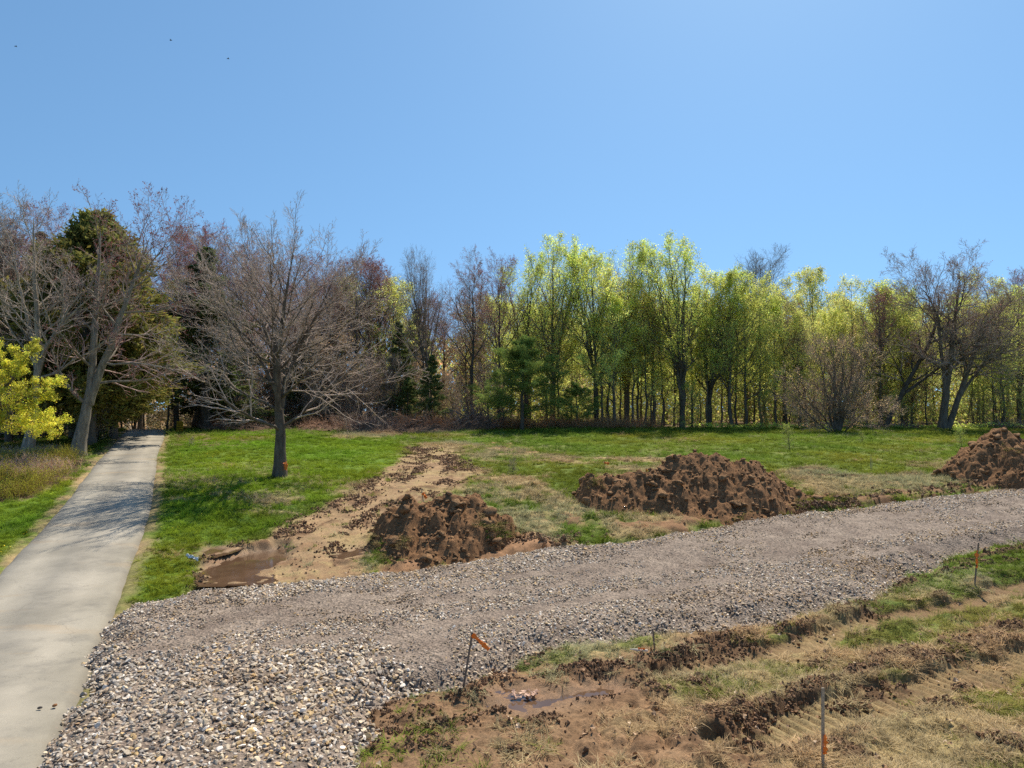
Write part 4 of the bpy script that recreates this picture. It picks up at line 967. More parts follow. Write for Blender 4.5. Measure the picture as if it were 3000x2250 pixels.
# left edge tree
hero('edge', [[(80, 1318), (95, 1240), (108, 1130), (112, 960), (100, 800), (96, 700), (98, 640)],
              [(106, 1120), (125, 1030), (140, 1010), (175, 960), (230, 900), (290, 850)],
              [(110, 1030), (70, 900), (45, 780), (30, 690)]],
     [[.28, .22, .18, .14, .09, .05, .012], [.13, .12, .11, .09, .05, .012], [.11, .08, .05, .012]], 38,
     'tall bare grey tree rising behind the yellow leafing bush at the left edge', [
     lv(13, .25, .98, 1.15, .4, lambda t: .32 * (1 - .4 * t), .42, .08, .12, 9, 6, src=0),
     lv(8, .15, 1, .8, .5, lambda t: .42 * (1.1 - .6 * t), .6, .06, .13, 6, 4),
     lv(5, .15, 1, .8, .5, lambda t: .45 * (1.1 - .5 * t), .65, .07, .15, 5, 3),
     lv(3, .2, 1, .7, .5, lambda t: .45 * (1.1 - .4 * t), .7, .06, .15, 4, 3)],
     None, 'twig_pale', 'bark_grey', H=13, seed=12, rmin=.008)
# yellow leafing maple at the left edge
hero('yellow', [[(-60, 1345), (-55, 1270), (-30, 1180), (-20, 1080), (-10, 990)], [(-55, 1260), (0, 1210), (60, 1170), (120, 1150), (150, 1140)], [(-50, 1240), (10, 1140), (60, 1080), (80, 1030)], [(-50, 1250), (10, 1230), (90, 1235), (150, 1240)]],
     [[.13, .11, .08, .05, .01], [.07, .06, .04, .02, .008], [.07, .06, .04, .008], [.05, .04, .025, .008]], 30,
     'low leafing tree with bright yellow young leaves cut by the left edge', [
     lv(14, .2, .98, 1.1, .5, lambda t: .30 * (1 - .35 * t), .5, .05, .12, 7, 5, src=0),
     lv(6, .2, 1, .8, .5, lambda t: .5 * (1.1 - .6 * t), .6, .05, .13, 6, 4),
     lv(4, .2, 1, .8, .5, lambda t: .5 * (1.1 - .5 * t), .65, .05, .15, 4, 3)],
     [('leaf_yellow', 26000, .07, .06, .0)], 'twig', 'bark', H=3.5, seed=14)
# multi-trunk tree at the right
hero('right', [[(2758, 1262), (2772, 1150), (2790, 1010), (2798, 930), (2806, 870), (2815, 830)],
               [(2775, 1262), (2820, 1130), (2862, 1010), (2905, 930), (2945, 875)],
               [(2765, 1255), (2768, 1100), (2752, 980), (2750, 920), (2722, 870), (2695, 840)],
               [(2770, 1258), (2815, 1150), (2880, 1070), (2950, 980), (3000, 920)]],
     [[.36, .30, .22, .16, .08, .02], [.28, .22, .16, .10, .02], [.20, .17, .13, .10, .06, .015], [.2, .15, .10, .07, .02]], 64,
     'big bare tree with several dark trunks spreading from one base at the right', [
     lv(18, .35, .98, 1.0, .7, lambda t: .29 * (1 - .15 * t), .5, .03, .15, 9, 5, src=0),
     lv(10, .15, 1, .8, .5, lambda t: .48 * (1.1 - .6 * t), .6, .03, .15, 6, 4),
     lv(8, .15, 1, .8, .5, lambda t: .45 * (1.1 - .5 * t), .65, .03, .17, 4, 3),
     lv(4, .2, 1, .8, .5, lambda t: .45 * (1.1 - .4 * t), .7, .03, .17, 3, 3)],
     [('leaf_bud', 2500, .10, .05, 0)], 'twig', 'bark', H=15, seed=17, rmin=.011)
hero('leaning', [[(2588, 1262), (2640, 1155), (2692, 1062), (2738, 975), (2752, 900), (2750, 860)], [(2640, 1160), (2700, 1115), (2790, 1050), (2850, 985)]],
     [[.22, .21, .17, .13, .09, .03], [.15, .13, .08, .02]], 65.5,
     'dark tree leaning steeply to the right below the big spreading crown', [
     lv(14, .3, .98, 1.0, .5, lambda t: .3 * (1 - .3 * t), .5, .08, .13, 8, 5, src=0),
     lv(7, .15, 1, .8, .5, lambda t: .48 * (1.1 - .6 * t), .6, .03, .15, 5, 3),
     lv(7, .15, 1, .8, .5, lambda t: .45 * (1.1 - .5 * t), .65, .03, .17, 4, 3)],
     None, 'twig', 'bark', H=12, seed=18, rmin=.011)
# many-stemmed bush-like tree in the field
st = [[(2455, 1284), (2448 + d * .3, 1240), (2455 + d, 1120), (2455 + d * 1.5, 1020)] for d in (-10, 12, 35, -40, 60)]
hero('clump', st + [[(2450, 1282), (2410, 1215), (2350, 1160), (2315, 1110)], [(2452, 1282), (2390, 1235), (2345, 1190), (2330, 1165)], [(2460, 1282), (2520, 1215), (2600, 1195)]],
     [[.20, .16, .10, .02]] * 3 + [[.12, .10, .06, .02]] * 2 + [[.08, .06, .045, .02]] * 2 + [[.06, .045, .02]], 60,
     'grey many-stemmed bare thicket tree with a haze of fine twigs standing in the field', [
     lv(15, .12, .98, 1.0, .45, lambda t: .42 * (1.05 - .3 * t), .5, .05, .11, 8, 4, src=0),
     lv(10, .1, 1, .75, .5, lambda t: .5 * (1.1 - .6 * t), .6, .05, .13, 6, 3),
     lv(10, .1, 1, .75, .5, lambda t: .5 * (1.1 - .5 * t), .65, .05, .15, 4, 3)],
     [('leaf_brown', 7000, .08, .05, 0)], 'twig', 'bark', H=5.6, seed=20, rmin=.0075)
# the large dark cedar and its neighbours at the left
place('cedar0', 255, 45.5, top=630, label='massive dark olive cedar tree behind the forked tree by the driveway', wide=1.35, rz=.3, cat='cedar')
place('cedar0', 335, 50, top=900, label='lower rounded olive cedar tree where the driveway enters the woods', wide=1.0, rz=2.1, cat='cedar')
place('spruce0', 600, 60, top=725, label='dark pointed spruce tree rising behind the bare maple', cat='spruce', wide=1.7)
place('pine0', 1529, 62, top=985, label='green white pine with soft open boughs at the edge of the meadow', cat='pine', wide=1.45, rz=1.0)
place('pine0', 1690, 66, top=1120, label='small green pine with drooping boughs right of the larger pine', cat='pine', wide=1.5, rz=2.5)
place('spruce1', 1262, 65, top=1040, label='black green spruce tree behind the brush pile', cat='spruce', wide=1.3)
place('spruce1', 1195, 67, top=1090, label='dark spruce tree left of the black green spruce', cat='spruce', wide=1.2, rz=4)

# ------------------------------------------------------------ the wood behind the meadow
FR = [  # kind, u, depth, top, wide, label
 ('vase0', 1252, 67, 712, .75, 'tall bare tree with upright blue grey branches rising above the spruce'),
 ('bare1', 1386, 68, 722, 1.0, 'bare purple brown tree with rounded crown between two bare neighbours'),
 ('bare0', 1462, 70, 738, .9, 'bare purple tree with arching crown left of the first green trees'),
 ('poplar0', 1619, 69, 705, 1.08, 'first tall fresh green tree left of centre above the pine'),
 ('poplar1', 1540, 71, 735, 0.94, 'narrow fresh green tree beginning the leafy stretch of woods'),
 ('poplar2', 1746, 67, 715, 1.01, 'fresh green tree with a straight dark trunk right of the pine'),
 ('poplar1', 1835, 70, 700, 1.01, 'tall thin leafing tree behind the rounded olive maple'),
 ('maple0', 1800, 66, 850, 1.15, 'rounded olive yellow maple with dark trunk at the meadow edge'),
 ('poplar0', 1998, 66.5, 702, 1.15, 'tallest bright green tree with thick black trunk near the middle of the woods'),
 ('poplar2', 2078, 68, 775, 1.28, 'bright green leafing tree right of the tallest green tree'),
 ('maple1', 2142, 67, 800, 1.0, 'dense yellow green maple below the distant bare crown'),
 ('maple2', 2185, 67.5, 830, 1.0, 'olive maple with a leaning black trunk at the meadow edge'),
 ('vase1', 2190, 88, 738, 1.1, 'distant bare blue grey crown showing above the olive maples'),
 ('maple0', 2270, 70, 860, 1.0, 'olive leafing maple left of the grey thicket tree'),
 ('maple1', 2385, 84, 785, .95, 'yellow olive crown standing above the wood behind the thicket tree'),
 ('maple2', 2440, 72, 900, 1.0, 'dull olive maple directly behind the thicket tree'),
 ('vase0', 2490, 86, 835, .5, 'thin bare tree top showing above the woods right of the yellow olive crown'),
 ('brushy0', 2540, 71, 930, 1.0, 'brown budding tree right of the thicket tree'),
 ('poplar2', 2590, 76, 850, 1.22, 'fresh green crown on a dark trunk left of the big spreading tree'),
 ('brushy1', 2670, 73, 950, 1.0, 'russet budding tree behind the leaning trunk'),
 ('maple0', 2880, 74, 890, 1.0, 'olive leafing tree behind the right edge soil pile'),
 ('poplar0', 2985, 72, 840, 1.08, 'green leafing tree at the right edge of the woods'),
 ('bare2', 2995, 78, 790, .9, 'bare dark tree cut by the right edge of the picture'),
 ('maple1', 1150, 76, 815, 1.0, 'olive budding tree left of the tall bare tree with upright branches'),
 ('maple2', 1010, 78, 800, 1.0, 'olive haze tree behind the right side of the bare maple'),
 ('bare2', 1080, 74, 745, 1.1, 'bare arching oak with crooked limbs right of the bare maple'),
 ('bare0', 920, 76, 735, 1.1, 'bare red tinged tree behind the top right of the bare maple'),
 ('bare1', 720, 72, 655, 1.1, 'bare purple tree behind the top left of the bare maple'),
 ('bare2', 600, 68, 650, 1.1, 'bare red budded tree above the dark pointed spruce'),
 ('bare0', 520, 62, 655, 1.1, 'bare red budded tree right of the forked tree crown'),
 ('brushy1', 690, 64, 900, 1.2, 'brown budding understory tree behind the left boughs of the bare maple'),
 ('brushy0', 960, 66, 960, 1.2, 'brown budding understory tree behind the right boughs of the bare maple'),
 ('bare1', 30, 47, 600, 1.1, 'bare russet crown at the far left behind the tall grey tree'),
 ('bare0', 150, 52, 590, 1.1, 'bare russet crown above the massive cedar'),
 ('vase1', -60, 44, 540, .9, 'bare tall tree at the left edge reaching above the russet crown'),
 ('brushy0', -10, 42, 900, 1.0, 'brown twiggy tree under the tall bare trees at the left edge'),
 ('spruce1', -20, 50, 950, 1.4, 'dark spruce tree in the shade at the left edge'),
 ('spruce0', 60, 54, 900, 1.4, 'dark spruce tree left of the massive cedar'),
 ('slim1', 395, 66, 720, .9, 'leaning dark trunk left of the gap where the driveway leaves'),
 ('slim0', 490, 61, 820, .9, 'leaning brown trunk at the right of the gap where the driveway leaves'),
]
used_ = {}
for kn, u, Yd, top, wd, lab in FR:
    gname = {'pop': 'leafing poplars along the wood edge', 'map': 'leafing maples along the wood edge', 'bar': 'bare trees of the wood', 'vas': 'bare trees of the wood', 'bru': 'budding understory trees', 'spr': 'dark spruces of the wood', 'sli': 'slender trunks of the wood'}[kn[:3]]
    place(kn, u, Yd, top=top, label=lab, group=gname, wide=wd)
rr = random.Random(3)
# straight trunks one can tell apart along the edge of the leafy wood
EDGE = [1638, 1676, 1766, 1784, 1817, 1851, 1872, 1890, 1907, 1940, 1974, 2025, 2050, 2070, 2115, 2158, 2230, 2300, 2345, 2500, 2640, 2715, 2850, 2911, 2942]
for i, u in enumerate(EDGE):
    Yd = rr.uniform(66.5, 71)
    place('slim%d' % (i % 3), u, Yd, h=rr.uniform(11, 16), label='slender straight dark trunk at the front of the leafy wood with olive leaves', group='slender trunks at the front of the leafy wood', cat='tree', wide=rr.uniform(.9, 1.3))
# deep rows
def fill(n, u0, u1, y0, y1, kinds, h0, h1, label, group, wide=1.1):
    for i in range(n):
        u = u0 + (u1 - u0) * (i + rr.uniform(0, 1)) / n; Yd = y0 + (y1 - y0) * rr.random()
        place(kinds[i % len(kinds)], u, Yd, h=rr.uniform(h0, h1), label=label, group=group, wide=wide * rr.uniform(.85, 1.2))
fill(38, 1420, 3060, 72, 92, ['slim0', 'maple1', 'slim1', 'maple0', 'slim2', 'maple2'], 12, 15.5, 'leafing olive tree deep in the wood behind the meadow', 'leafing trees deep in the wood')
fill(26, 1400, 3100, 92, 112, ['maple1', 'maple0', 'maple2'], 14.5, 18, 'far leafing tree closing the back of the wood', 'far leafing trees at the back of the wood', 1.25)
fill(18, 480, 1420, 74, 96, ['bare0', 'brushy0', 'bare1', 'brushy1', 'bare2'], 15, 19, 'bare brown tree deep in the wood behind the bare maple', 'bare trees deep in the wood')
fill(12, 400, 1120, 63, 76, ['bare0', 'bare1', 'bare2'], 16.5, 19, 'bare russet tree crowding the wood edge behind the bare maple', 'bare russet trees at the wood edge', 1.15)
fill(9, -150, 300, 47, 58, ['bare0', 'bare2', 'bare1'], 14, 16.5, 'bare russet tree crowding the far left wood edge', 'bare russet trees at the far left', 1.15)
fill(9, 1560, 2960, 67.5, 78, ['bare1', 'vase0', 'bare2', 'vase1'], 13, 17, 'bare grey brown tree standing among the leafing trees of the wood', 'bare trees among the leafing wood', 1.0)
fill(8, 560, 1300, 68, 84, ['spruce0', 'spruce1'], 9, 13, 'dark spruce deep in the wood behind the bare maple', 'dark spruces deep in the wood', 1.3)
fill(12, -200, 330, 54, 76, ['bare1', 'brushy0', 'bare0', 'spruce0'], 13, 17, 'bare tree deep in the wood at the far left', 'trees deep in the wood at the far left')
fill(34, 1600, 3050, 66.5, 73, ['sapling0', 'sapling1'], 2.2, 6, 'leafing sapling under the tall trees of the leafy wood', 'leafing saplings under the wood')
fill(30, 560, 1480, 66, 72, ['baresap0', 'baresap1', 'brushy1'], 4, 8, 'bare sapling in the dark wood behind the bare maple', 'bare saplings under the wood')
fill(8, 250, 440, 60, 80, ['slim1', 'slim2', 'baresap0'], 9, 15, 'thin trunk beyond the crest of the driveway', 'thin trunks beyond the driveway crest')
fill(10, -100, 330, 46, 54, ['baresap0', 'sapling1', 'baresap1'], 3, 6, 'understory sapling in the shade of the cedar', 'saplings in the shade of the cedar')

# small shrubs in the field
for kn, u, v_, top, lab in [('sapling0', 2312, 1322, 1240, 'low yellow green shrub in the tall grass left of the grey thicket tree'), ('sapling0', 2815, 1312, 1250, 'yellow green shrub left of the steep soil pile'),
                            ('sapling1', 2525, 1298, 1262, 'faint green shrub right of the thicket tree foot'), ('baresap0', 1502, 1392, 1340, 'leafless young shrub in the green patch between the soil piles'),
                            ('sapling0', 2003, 1262, 1232, 'bright yellow shrub at the foot of the tallest green tree'), ('baresap1', 560, 1310, 1278, 'tiny bare sapling on the lawn left of the bare maple')]:
    x, y = gp(u, v_); place(kn, u, y, top=top, label=lab, cat='shrub', name='shrub', wide=1.1 if u != 2003 else 1.6)
# ------------------------------------------------------------ masses of growth nobody could count
rs = np.random.default_rng(77)
def leafmass(name, u0, u1, y0, y1, n, size, hfun, mat_, label=None):
    y = rs.uniform(y0, y1, n); x = y * rs.uniform((u0 - 1500) / F, (u1 - 1500) / F, n)
    hz = hfun(x, y); z = base(x, y) + hz * rs.uniform(0, 1, n) ** .8
    cl = fbm(x * .5, z * 1.3 + y * .3, 1.4, 3, 7); k = cl > -.25; x, y, z = x[k], y[k], z[k]
    P = np.stack([x, y, z], 1)[:, None].repeat(2, 1); v, f = leafquads(rs, P, len(x), size, .2)
    # leafquads picks at random with repeats, so lay the faces on the points themselves
    c = P[:, 0]; a = unit(rs.normal(size=c.shape)); b = unit(np.cross(a, rs.normal(size=c.shape))); s_ = size * rs.uniform(.5, 1.3, len(c))[:, None]
    q = np.stack([c - a * s_ * .5, c + b * s_ * .33, c + a * s_ * .5, c - b * s_ * .33], 1).reshape(-1, 3)
    me = mesh(name, q, np.arange(len(q)).reshape(-1, 4), [mat_]); vcol(me, leafcol(rs, q, .6, 1.3, 2.5)); tag(obj(name, me), label, None, None, 'stuff')
leafmass('far_wood', 1250, 3300, 112, 140, 60000, .75, lambda x, y: 13 + 3 * fbm(x, y, 9, 3, 3), M['leaf_olive'])
leafmass('far_thicket', -400, 1420, 92, 112, 30000, .6, lambda x, y: 11 + 3 * fbm(x, y, 7, 3, 4), M['leaf_brown'])
leafmass('low_growth', 1300, 3250, 71, 100, 46000, .30, lambda x, y: 3.6 + 2 * fbm(x, y, 4, 3, 5), M['leaf_olive'])
leafmass('brown_low_growth', 1450, 3300, 74, 100, 36000, .30, lambda x, y: 4.2 + 2 * fbm(x, y, 4, 3, 15), M['leaf_dim'])
leafmass('dark_low_growth', 430, 1350, 67.5, 88, 26000, .28, lambda x, y: 4.2 + 2 * fbm(x, y, 4, 3, 6), M['leaf_dim'])
leafmass('shaded_low_growth', -300, 330, 50, 66, 16000, .22, lambda x, y: 3.0 + 1.6 * fbm(x, y, 3, 3, 6), M['leaf_dim'])
leafmass('herbs', 1880, 3100, 64.8, 67.5, 5000, .16, lambda x, y: .45 + .3 * fbm(x, y, 2, 3, 8), M['leaf_bright'])

def twiggy(rs, H, n, leaf_n, ls, wood, leafc, spread=.35):
    a = rs.uniform(0, 6.28, n); th = rs.uniform(0, .8, n); L = H * rs.uniform(.5, 1.1, n)
    P0 = np.stack([rs.normal(0, spread, n), rs.normal(0, spread, n), np.zeros(n) - .05], 1); d = np.stack([np.cos(a) * np.sin(th), np.sin(a) * np.sin(th), np.cos(th)], 1); pp = [P0]; p = P0
    for k in range(4): d = unit(d + rs.normal(0, .16, d.shape)); p = p + d * (L / 4)[:, None]; pp.append(p)
    P = np.stack(pp, 1); Rr = np.full((n, 1), .008) * np.linspace(1, .4, 5)[None]
    P2, R2, L2 = shoot(rs, P, Rr, L, 5, .2, 1, .8, .5, lambda t: .35 + 0 * t, .7, .05, .15, 4, .3, .004)
    v1, f1 = tubes(P, Rr, 3); v2, f2 = tubes(P2, R2, 3); it = [(v1, f1, 0, np.tile(wood, (len(v1), 1))), (v2, f2, 0, np.tile(wood, (len(v2), 1)))]
    if leaf_n: v3, f3 = leafquads(rs, P2, leaf_n, ls, .02); it.append((v3, f3, 0, np.tile(leafc, (len(v3), 1)) * rs.uniform(.7, 1.3, (len(v3) // 4)).repeat(4)[:, None]))
    v, f, mi, c = join(it); return v, f, c
CSH = variants('low_shrub', [twiggy(rs, .75, 26, 500, .035, (.9, .75, .6), (1.1, 1.2, .3)) for _ in range(3)] + [twiggy(rs, .65, 34, 0, .03, (1.3, 1.15, 1.0), (1, 1, 1)) for _ in range(2)], M['blade'], True)
x, y = rand_in(-34, -12, 24, 41, 3.6); k = zone('shrubbed', x, y, .2, .3) > .7; k &= (drive(x, y) < -1.0) & (RNG.uniform(0, 1, len(x)) < sst(-drive(x, y), .6, 2)) ; x, y = x[k], y[k]; n = len(x)
pal_n = fbm(x, y, 3, 3, 44); idx = np.where((pal_n > .12) & (x < -17.5), RNG.integers(3, 5, n), RNG.integers(0, 3, n))
c = np.where((idx > 2)[:, None], np.array([.62, .54, .46]), np.array([.50, .46, .20])) * RNG.uniform(.75, 1.2, n)[:, None]
s_ = RNG.uniform(.7, 1.15, n)[:, None] * np.ones(3)
scatter('low_shrubs', CSH, 5, np.stack([x, y, hland(x, y)], 1), np.stack([0 * x, 0 * x, RNG.uniform(0, 6.3, n)], 1), s_, c, idx)
# dry brown weeds along the wood edge
CWD = variants('dry_weed', [twiggy(rs, 1.2, 22, 120, .05, (1, .8, .62), (1.1, .75, .5), .3) for _ in range(4)], M['blade'], True)
y = RNG.uniform(64.2, 68, 500); x = y * (RNG.uniform(1400, 1930, 500) - 1500) / F; k = RNG.uniform(0, 1, 500) < .4 + .6 * sst(1900 - (x / y * F + 1500), 0, 120); x, y = x[k], y[k]; n = len(x)
scatter('dry_weeds', CWD, 4, np.stack([x, y, base(x, y)], 1), np.stack([0 * x, 0 * x, RNG.uniform(0, 6.3, n)], 1), RNG.uniform(.4, 1.0, n)[:, None] * np.ones(3), np.array([.58, .46, .33]) * RNG.uniform(.7, 1.3, n)[:, None])
y = RNG.uniform(64.5, 67.5, 500); x = y * (RNG.uniform(600, 1400, 500) - 1500) / F; n = 500
scatter('dead_undergrowth', CWD, 4, np.stack([x, y, base(x, y)], 1), np.stack([0 * x, 0 * x, RNG.uniform(0, 6.3, n)], 1), RNG.uniform(.5, 1.1, n)[:, None] * np.ones(3), np.array([.40, .30, .22]) * RNG.uniform(.6, 1.3, n)[:, None])

# ------------------------------------------------------------ brush heaps
M['wood_dead'] = m_plain('dead_wood', (.33, .24, .19, 1), .9, .4, 3); M['wood_red'] = m_plain('torn_roots', (.40, .235, .15, 1), .9, .4, 3); M['wood_grey'] = m_plain('grey_wood', (.24, .20, .19, 1), .9, .4, 3)
def brush(u0, u1, v, h, Yd, mt, label, seed, n=260, thick=.035, stand=.35, deep=1.3):
    rs = np.random.default_rng(seed); xa = at(u0, v, Yd)[0]; xb = at(u1, v, Yd)[0]; cx = (xa + xb) / 2; z0 = float(base(cx, Yd)); hw = (xb - xa) / 2
    px = rs.uniform(-1, 1, n); py = rs.normal(0, .5, n); env = np.sqrt(np.clip(1 - px ** 2, .05, 1)) * h * (.75 + .4 * fbm(px * hw, py, 1.5, 2, seed))
    p = np.stack([px * hw, py * deep, rs.uniform(0, .85, n) * env], 1); a = rs.uniform(0, 6.28, n); el = rs.normal(.1, stand, n)
    d = np.stack([np.cos(a) * np.cos(el), np.sin(a) * np.cos(el) * .6, np.sin(el)], 1); L = rs.uniform(.4, 1.6, n) * min(1.6, h * 1.2); pp = [p]
    for k in range(5): d = unit(d + rs.normal(0, .25, d.shape)); p = p + d * (L / 5)[:, None]; pp.append(p)
    P = np.stack(pp, 1); P[..., 2] = np.maximum(P[..., 2], .02); Rr = (thick * rs.beta(1, 3, n) + .008)[:, None] * np.linspace(1, .35, 6)[None]
    P2, R2, _ = shoot(rs, P, Rr, L, 4, .3, 1, .9, .5, lambda t: .4 + 0 * t, .6, .0, .2, 4, .3, .006)
    v_, f, mi, c = join([tubes(P, Rr, 5) + (0, None), tubes(P2, R2, 3) + (0, None)]); r = empty('brush_pile', (cx, Yd, z0)); tag(r, label, 'brush pile', 'brush piles along the wood edge')
    obj('branches', mesh('branches', v_, f, [mt]), r)
    X, Y = np.meshgrid(np.linspace(-hw * 1.05, hw * 1.05, 60), np.linspace(-deep * 1.6, deep * 1.6, 30)); hh = h * .6 * np.sqrt(np.clip(1 - (X / hw) ** 2, 0, 1)) * (1 - np.abs(Y / deep / 1.6) ** 1.5) + .18 * fbm(X, Y, .5, 3, seed) - .1
    obj('litter', mesh('litter', np.stack([X, Y, hh], -1).reshape(-1, 3), grid_faces(30, 60), [M['litter']]), r)
M['litter'] = m_soil('leaf_litter', (.07, .042, .028), (.24, .15, .10), 14, False)
brush(1005, 1160, 1262, 1.3, 61, M['wood_dead'], 'low heap of tangled brown brush left of the torn roots', 5, 420)
brush(1150, 1345, 1258, 1.1, 62, M['wood_red'], 'reddish heap of torn roots and stumps in front of the dark spruce', 6, 380, .09, .7)
brush(1330, 1450, 1250, 2.2, 65, M['wood_grey'], 'grey heap of dead branches right of the torn roots', 7, 420, .05, .5)
brush(880, 1010, 1262, .8, 60, M['wood_red'], 'flat spread of brown brush behind the bare maple', 8, 240)
brush(2530, 2700, 1258, .55, 66, M['wood_dead'], 'thin line of pale fallen sticks below the leaning tree', 9, 220, .035, .3, .8)
brush(2860, 3020, 1262, .7, 66, M['wood_dead'], 'pale fallen brush behind the steep soil pile', 10, 220, .05, .3, .8)
brush(600, 860, 1266, .6, 59.5, M['wood_dead'], 'dark litter of sticks and leaves along the top of the lawn', 11, 300, .03, .3, .8)

# ------------------------------------------------------------ survey stakes and ribbons
M['stake'] = m_plain('weathered_wood', (.20, .16, .125, 1), .85, .3, 25); M['stake_pale'] = m_plain('pale_lath', (.36, .30, .23, 1), .8, .25, 25)
M['orange'] = m_plain('orange_ribbon', (1, .24, .03, 1), .45, .15, 30); M['white'] = m_plain('white_plastic', (.72, .76, .82, 1), .4, .1, 10); M['metal'] = m_plain('wire', (.12, .12, .12, 1), .5, .1)
def rod(a, b, wdt, th, tip=.0):
    a = np.array(a, float); b = np.array(b, float); t = unit(b - a); s1 = unit(np.cross(t, [0, 1, .01])); s2 = np.cross(t, s1); vs_ = []
    for p, k in ((a, .35), (a + t * .12, 1), (b - t * .004, 1), (b, .85)):
        for i, j in ((-1, -1), (1, -1), (1, 1), (-1, 1)): vs_.append(p + s1 * i * wdt / 2 * k + s2 * j * th / 2 * k)
    f = [[r * 4 + i, r * 4 + (i + 1) % 4, r * 4 + 4 + (i + 1) % 4, r * 4 + 4 + i] for r in range(3) for i in range(4)] + [[3, 2, 1, 0], [12, 13, 14, 15]]
    return np.array(vs_), np.array(f)
def strip(pts, wd, seed=0, thick=.0015):
    """a crumpled ribbon through the points"""
    rs = np.random.default_rng(seed); p, _, _ = resample(pts, [1] * len(pts), 14, None, 0); p = p[0]; n = len(p)
    up = np.array([0, .15, 1.0]); t = unit(np.gradient(p, axis=0)); 
    if abs(t[:, 2].mean()) > .7: up = np.array([1.0, .3, .1])
    w_ = unit(up - (t @ up)[:, None] * t) * (wd / 2 * (1 + .25 * rs.normal(size=(n, 1)))); nn = unit(np.cross(t, w_)); tw = rs.normal(0, .25, (n, 1)) * wd
    rows_ = [p - w_ + nn * tw, p + nn * rs.normal(0, .12, (n, 1)) * wd, p + w_ - nn * tw]; rows2 = [r + nn * thick for r in rows_[::-1]]
    V_ = np.stack(rows_ + rows2, 1).reshape(-1, 3); f = []
    for i in range(n - 1):
        for k in range(6): f.append([i * 6 + k, i * 6 + (k + 1) % 6, i * 6 + 6 + (k + 1) % 6, i * 6 + 6 + k])
    return V_, np.array(f)
def stake(ub, vb, ut, vt, label, rib=None, wd=.036, th=.02, mt='stake', ribw=.04, name='survey_stake', Yd=None, group='survey stakes'):
    if Yd is None: x, Yd = gp(ub, vb)
    p0 = at(ub, vb, Yd); p1 = at(ut, vt, Yd); p0[2] = z1(p0[0], Yd); r = empty(name, p0); tag(r, label, 'stake', group)
    d = p1 - p0; v_, f = rod(-unit(d) * .15, d, wd, th); obj('shaft', mesh('shaft', v_, f, [M[mt]], False), r)
    if rib:
        q = [at(a[0], a[1], Yd) - p0 + np.array([0, -th * .8 - (a[2] if len(a) > 2 else 0), 0]) for a in rib]; v_, f = strip(q, ribw, int(ub)); obj('ribbon', mesh('ribbon', v_, f, [M['orange']], True), r)
    return r
stake(1357, 2022, 1384, 1852, 'leaning wooden stake with an orange ribbon flying from its top at the gravel edge', [(1384, 1858), (1395, 1868), (1410, 1880, .03), (1420, 1888, .05), (1433, 1900, .04)], ribw=.055)
stake(2856, 1722, 2867, 1590, 'wooden stake with orange ribbon on its upper half beside the right-hand churned track', [(2862, 1612), (2859, 1630, .01), (2860, 1650, .01), (2861, 1664)], ribw=.075)
stake(2411, 2268, 2411, 2015, 'pale wooden stake with orange ribbon low on it, nearest the camera', [(2414, 2150), (2417, 2168, .01), (2416, 2188, .01), (2415, 2208)], mt='stake_pale', ribw=.05, Yd=9.3)
stake(1918, 1905, 1912, 1842, 'short dark stake without ribbon at the edge of the gravel', wd=.03)
stake(1245, 1478, 1235, 1433, 'pale stake with a small orange ribbon behind the small soil pile', [(1238, 1444), (1244, 1452), (1250, 1460)], mt='stake_pale', ribw=.09, Yd=25.5)
stake(1893, 1392, 1893, 1371, 'tiny stake with orange ribbon just behind the long soil pile', [(1893, 1373), (1894, 1377), (1894, 1381)], ribw=.07, wd=.03, Yd=33)
r = stake(1770, 1384, 1770, 1347, 'orange marker flag on a thin wire in the green meadow', None, .012, .012, 'metal', name='marker_flag'); Yf = r.location[1]
p0 = np.array(r.location); q = [at(u, v_, Yf) - p0 for u, v_ in ((1770, 1355), (1777, 1357), (1785, 1358))]; v_, f = strip(q, .11, 3); obj('flag', mesh('flag', v_, f, [M['orange']]), r)
# fallen lath
pa = np.array([*gp(1846, 1913), 0]); pb = np.array([*gp(1898, 1918), 0]); pa[2] = z1(pa[0], pa[1]) + .03; pb[2] = z1(pb[0], pb[1]) + .04
M['lath'] = m_plain('white_lath', (.62, .60, .56, 1), .7, .1); v_, f = rod(np.zeros(3), pb - pa, .035, .02); r = empty('fallen_stake', pa); tag(r, 'white lath with a strip of orange ribbon lying on the mud', 'stake'); obj('shaft', mesh('shaft', v_, f, [M['lath']], False), r)
v_, f = strip([(pb - pa) * .45 + (0, 0, .03), (pb - pa) * .62 + (0, -.01, .035), (pb - pa) * .85 + (0, 0, .03)], .03, 4); obj('ribbon', mesh('ribbon', v_, f, [M['orange']]), r)
# ribbon on the maple trunk
q = at(837, 1362, 31.75); v_, f = strip([(-.05, 0, .12), (.02, -.02, .02), (.03, -.03, -.12), (.0, -.02, -.22)], .13, 6); o = obj('marking_ribbon', mesh('marking_ribbon', v_, f, [M['orange']]), None, q); tag(o, 'orange ribbon tied on the trunk of the bare maple', 'ribbon')
v_, f = strip([(-.34, -.16, .1), (-.2, -.31, .11), (0, -.33, .1), (.2, -.2, .1)], .03, 7)
# scrap of white plastic in the bank grass
x, y = gp(560, 1652); z = z1(x, y) + .16; v_, f = strip([(-.14, 0, .1), (-.05, .02, .02), (.03, -.02, .05), (.10, 0, -.02), (.2, .02, -.04)], .085, 9, .004); o = obj('plastic_scrap', mesh('plastic_scrap', v_, f, [M['white']]), None, (x, y, z)); tag(o, 'crumpled scrap of white plastic in the grass beside the puddle', 'litter')
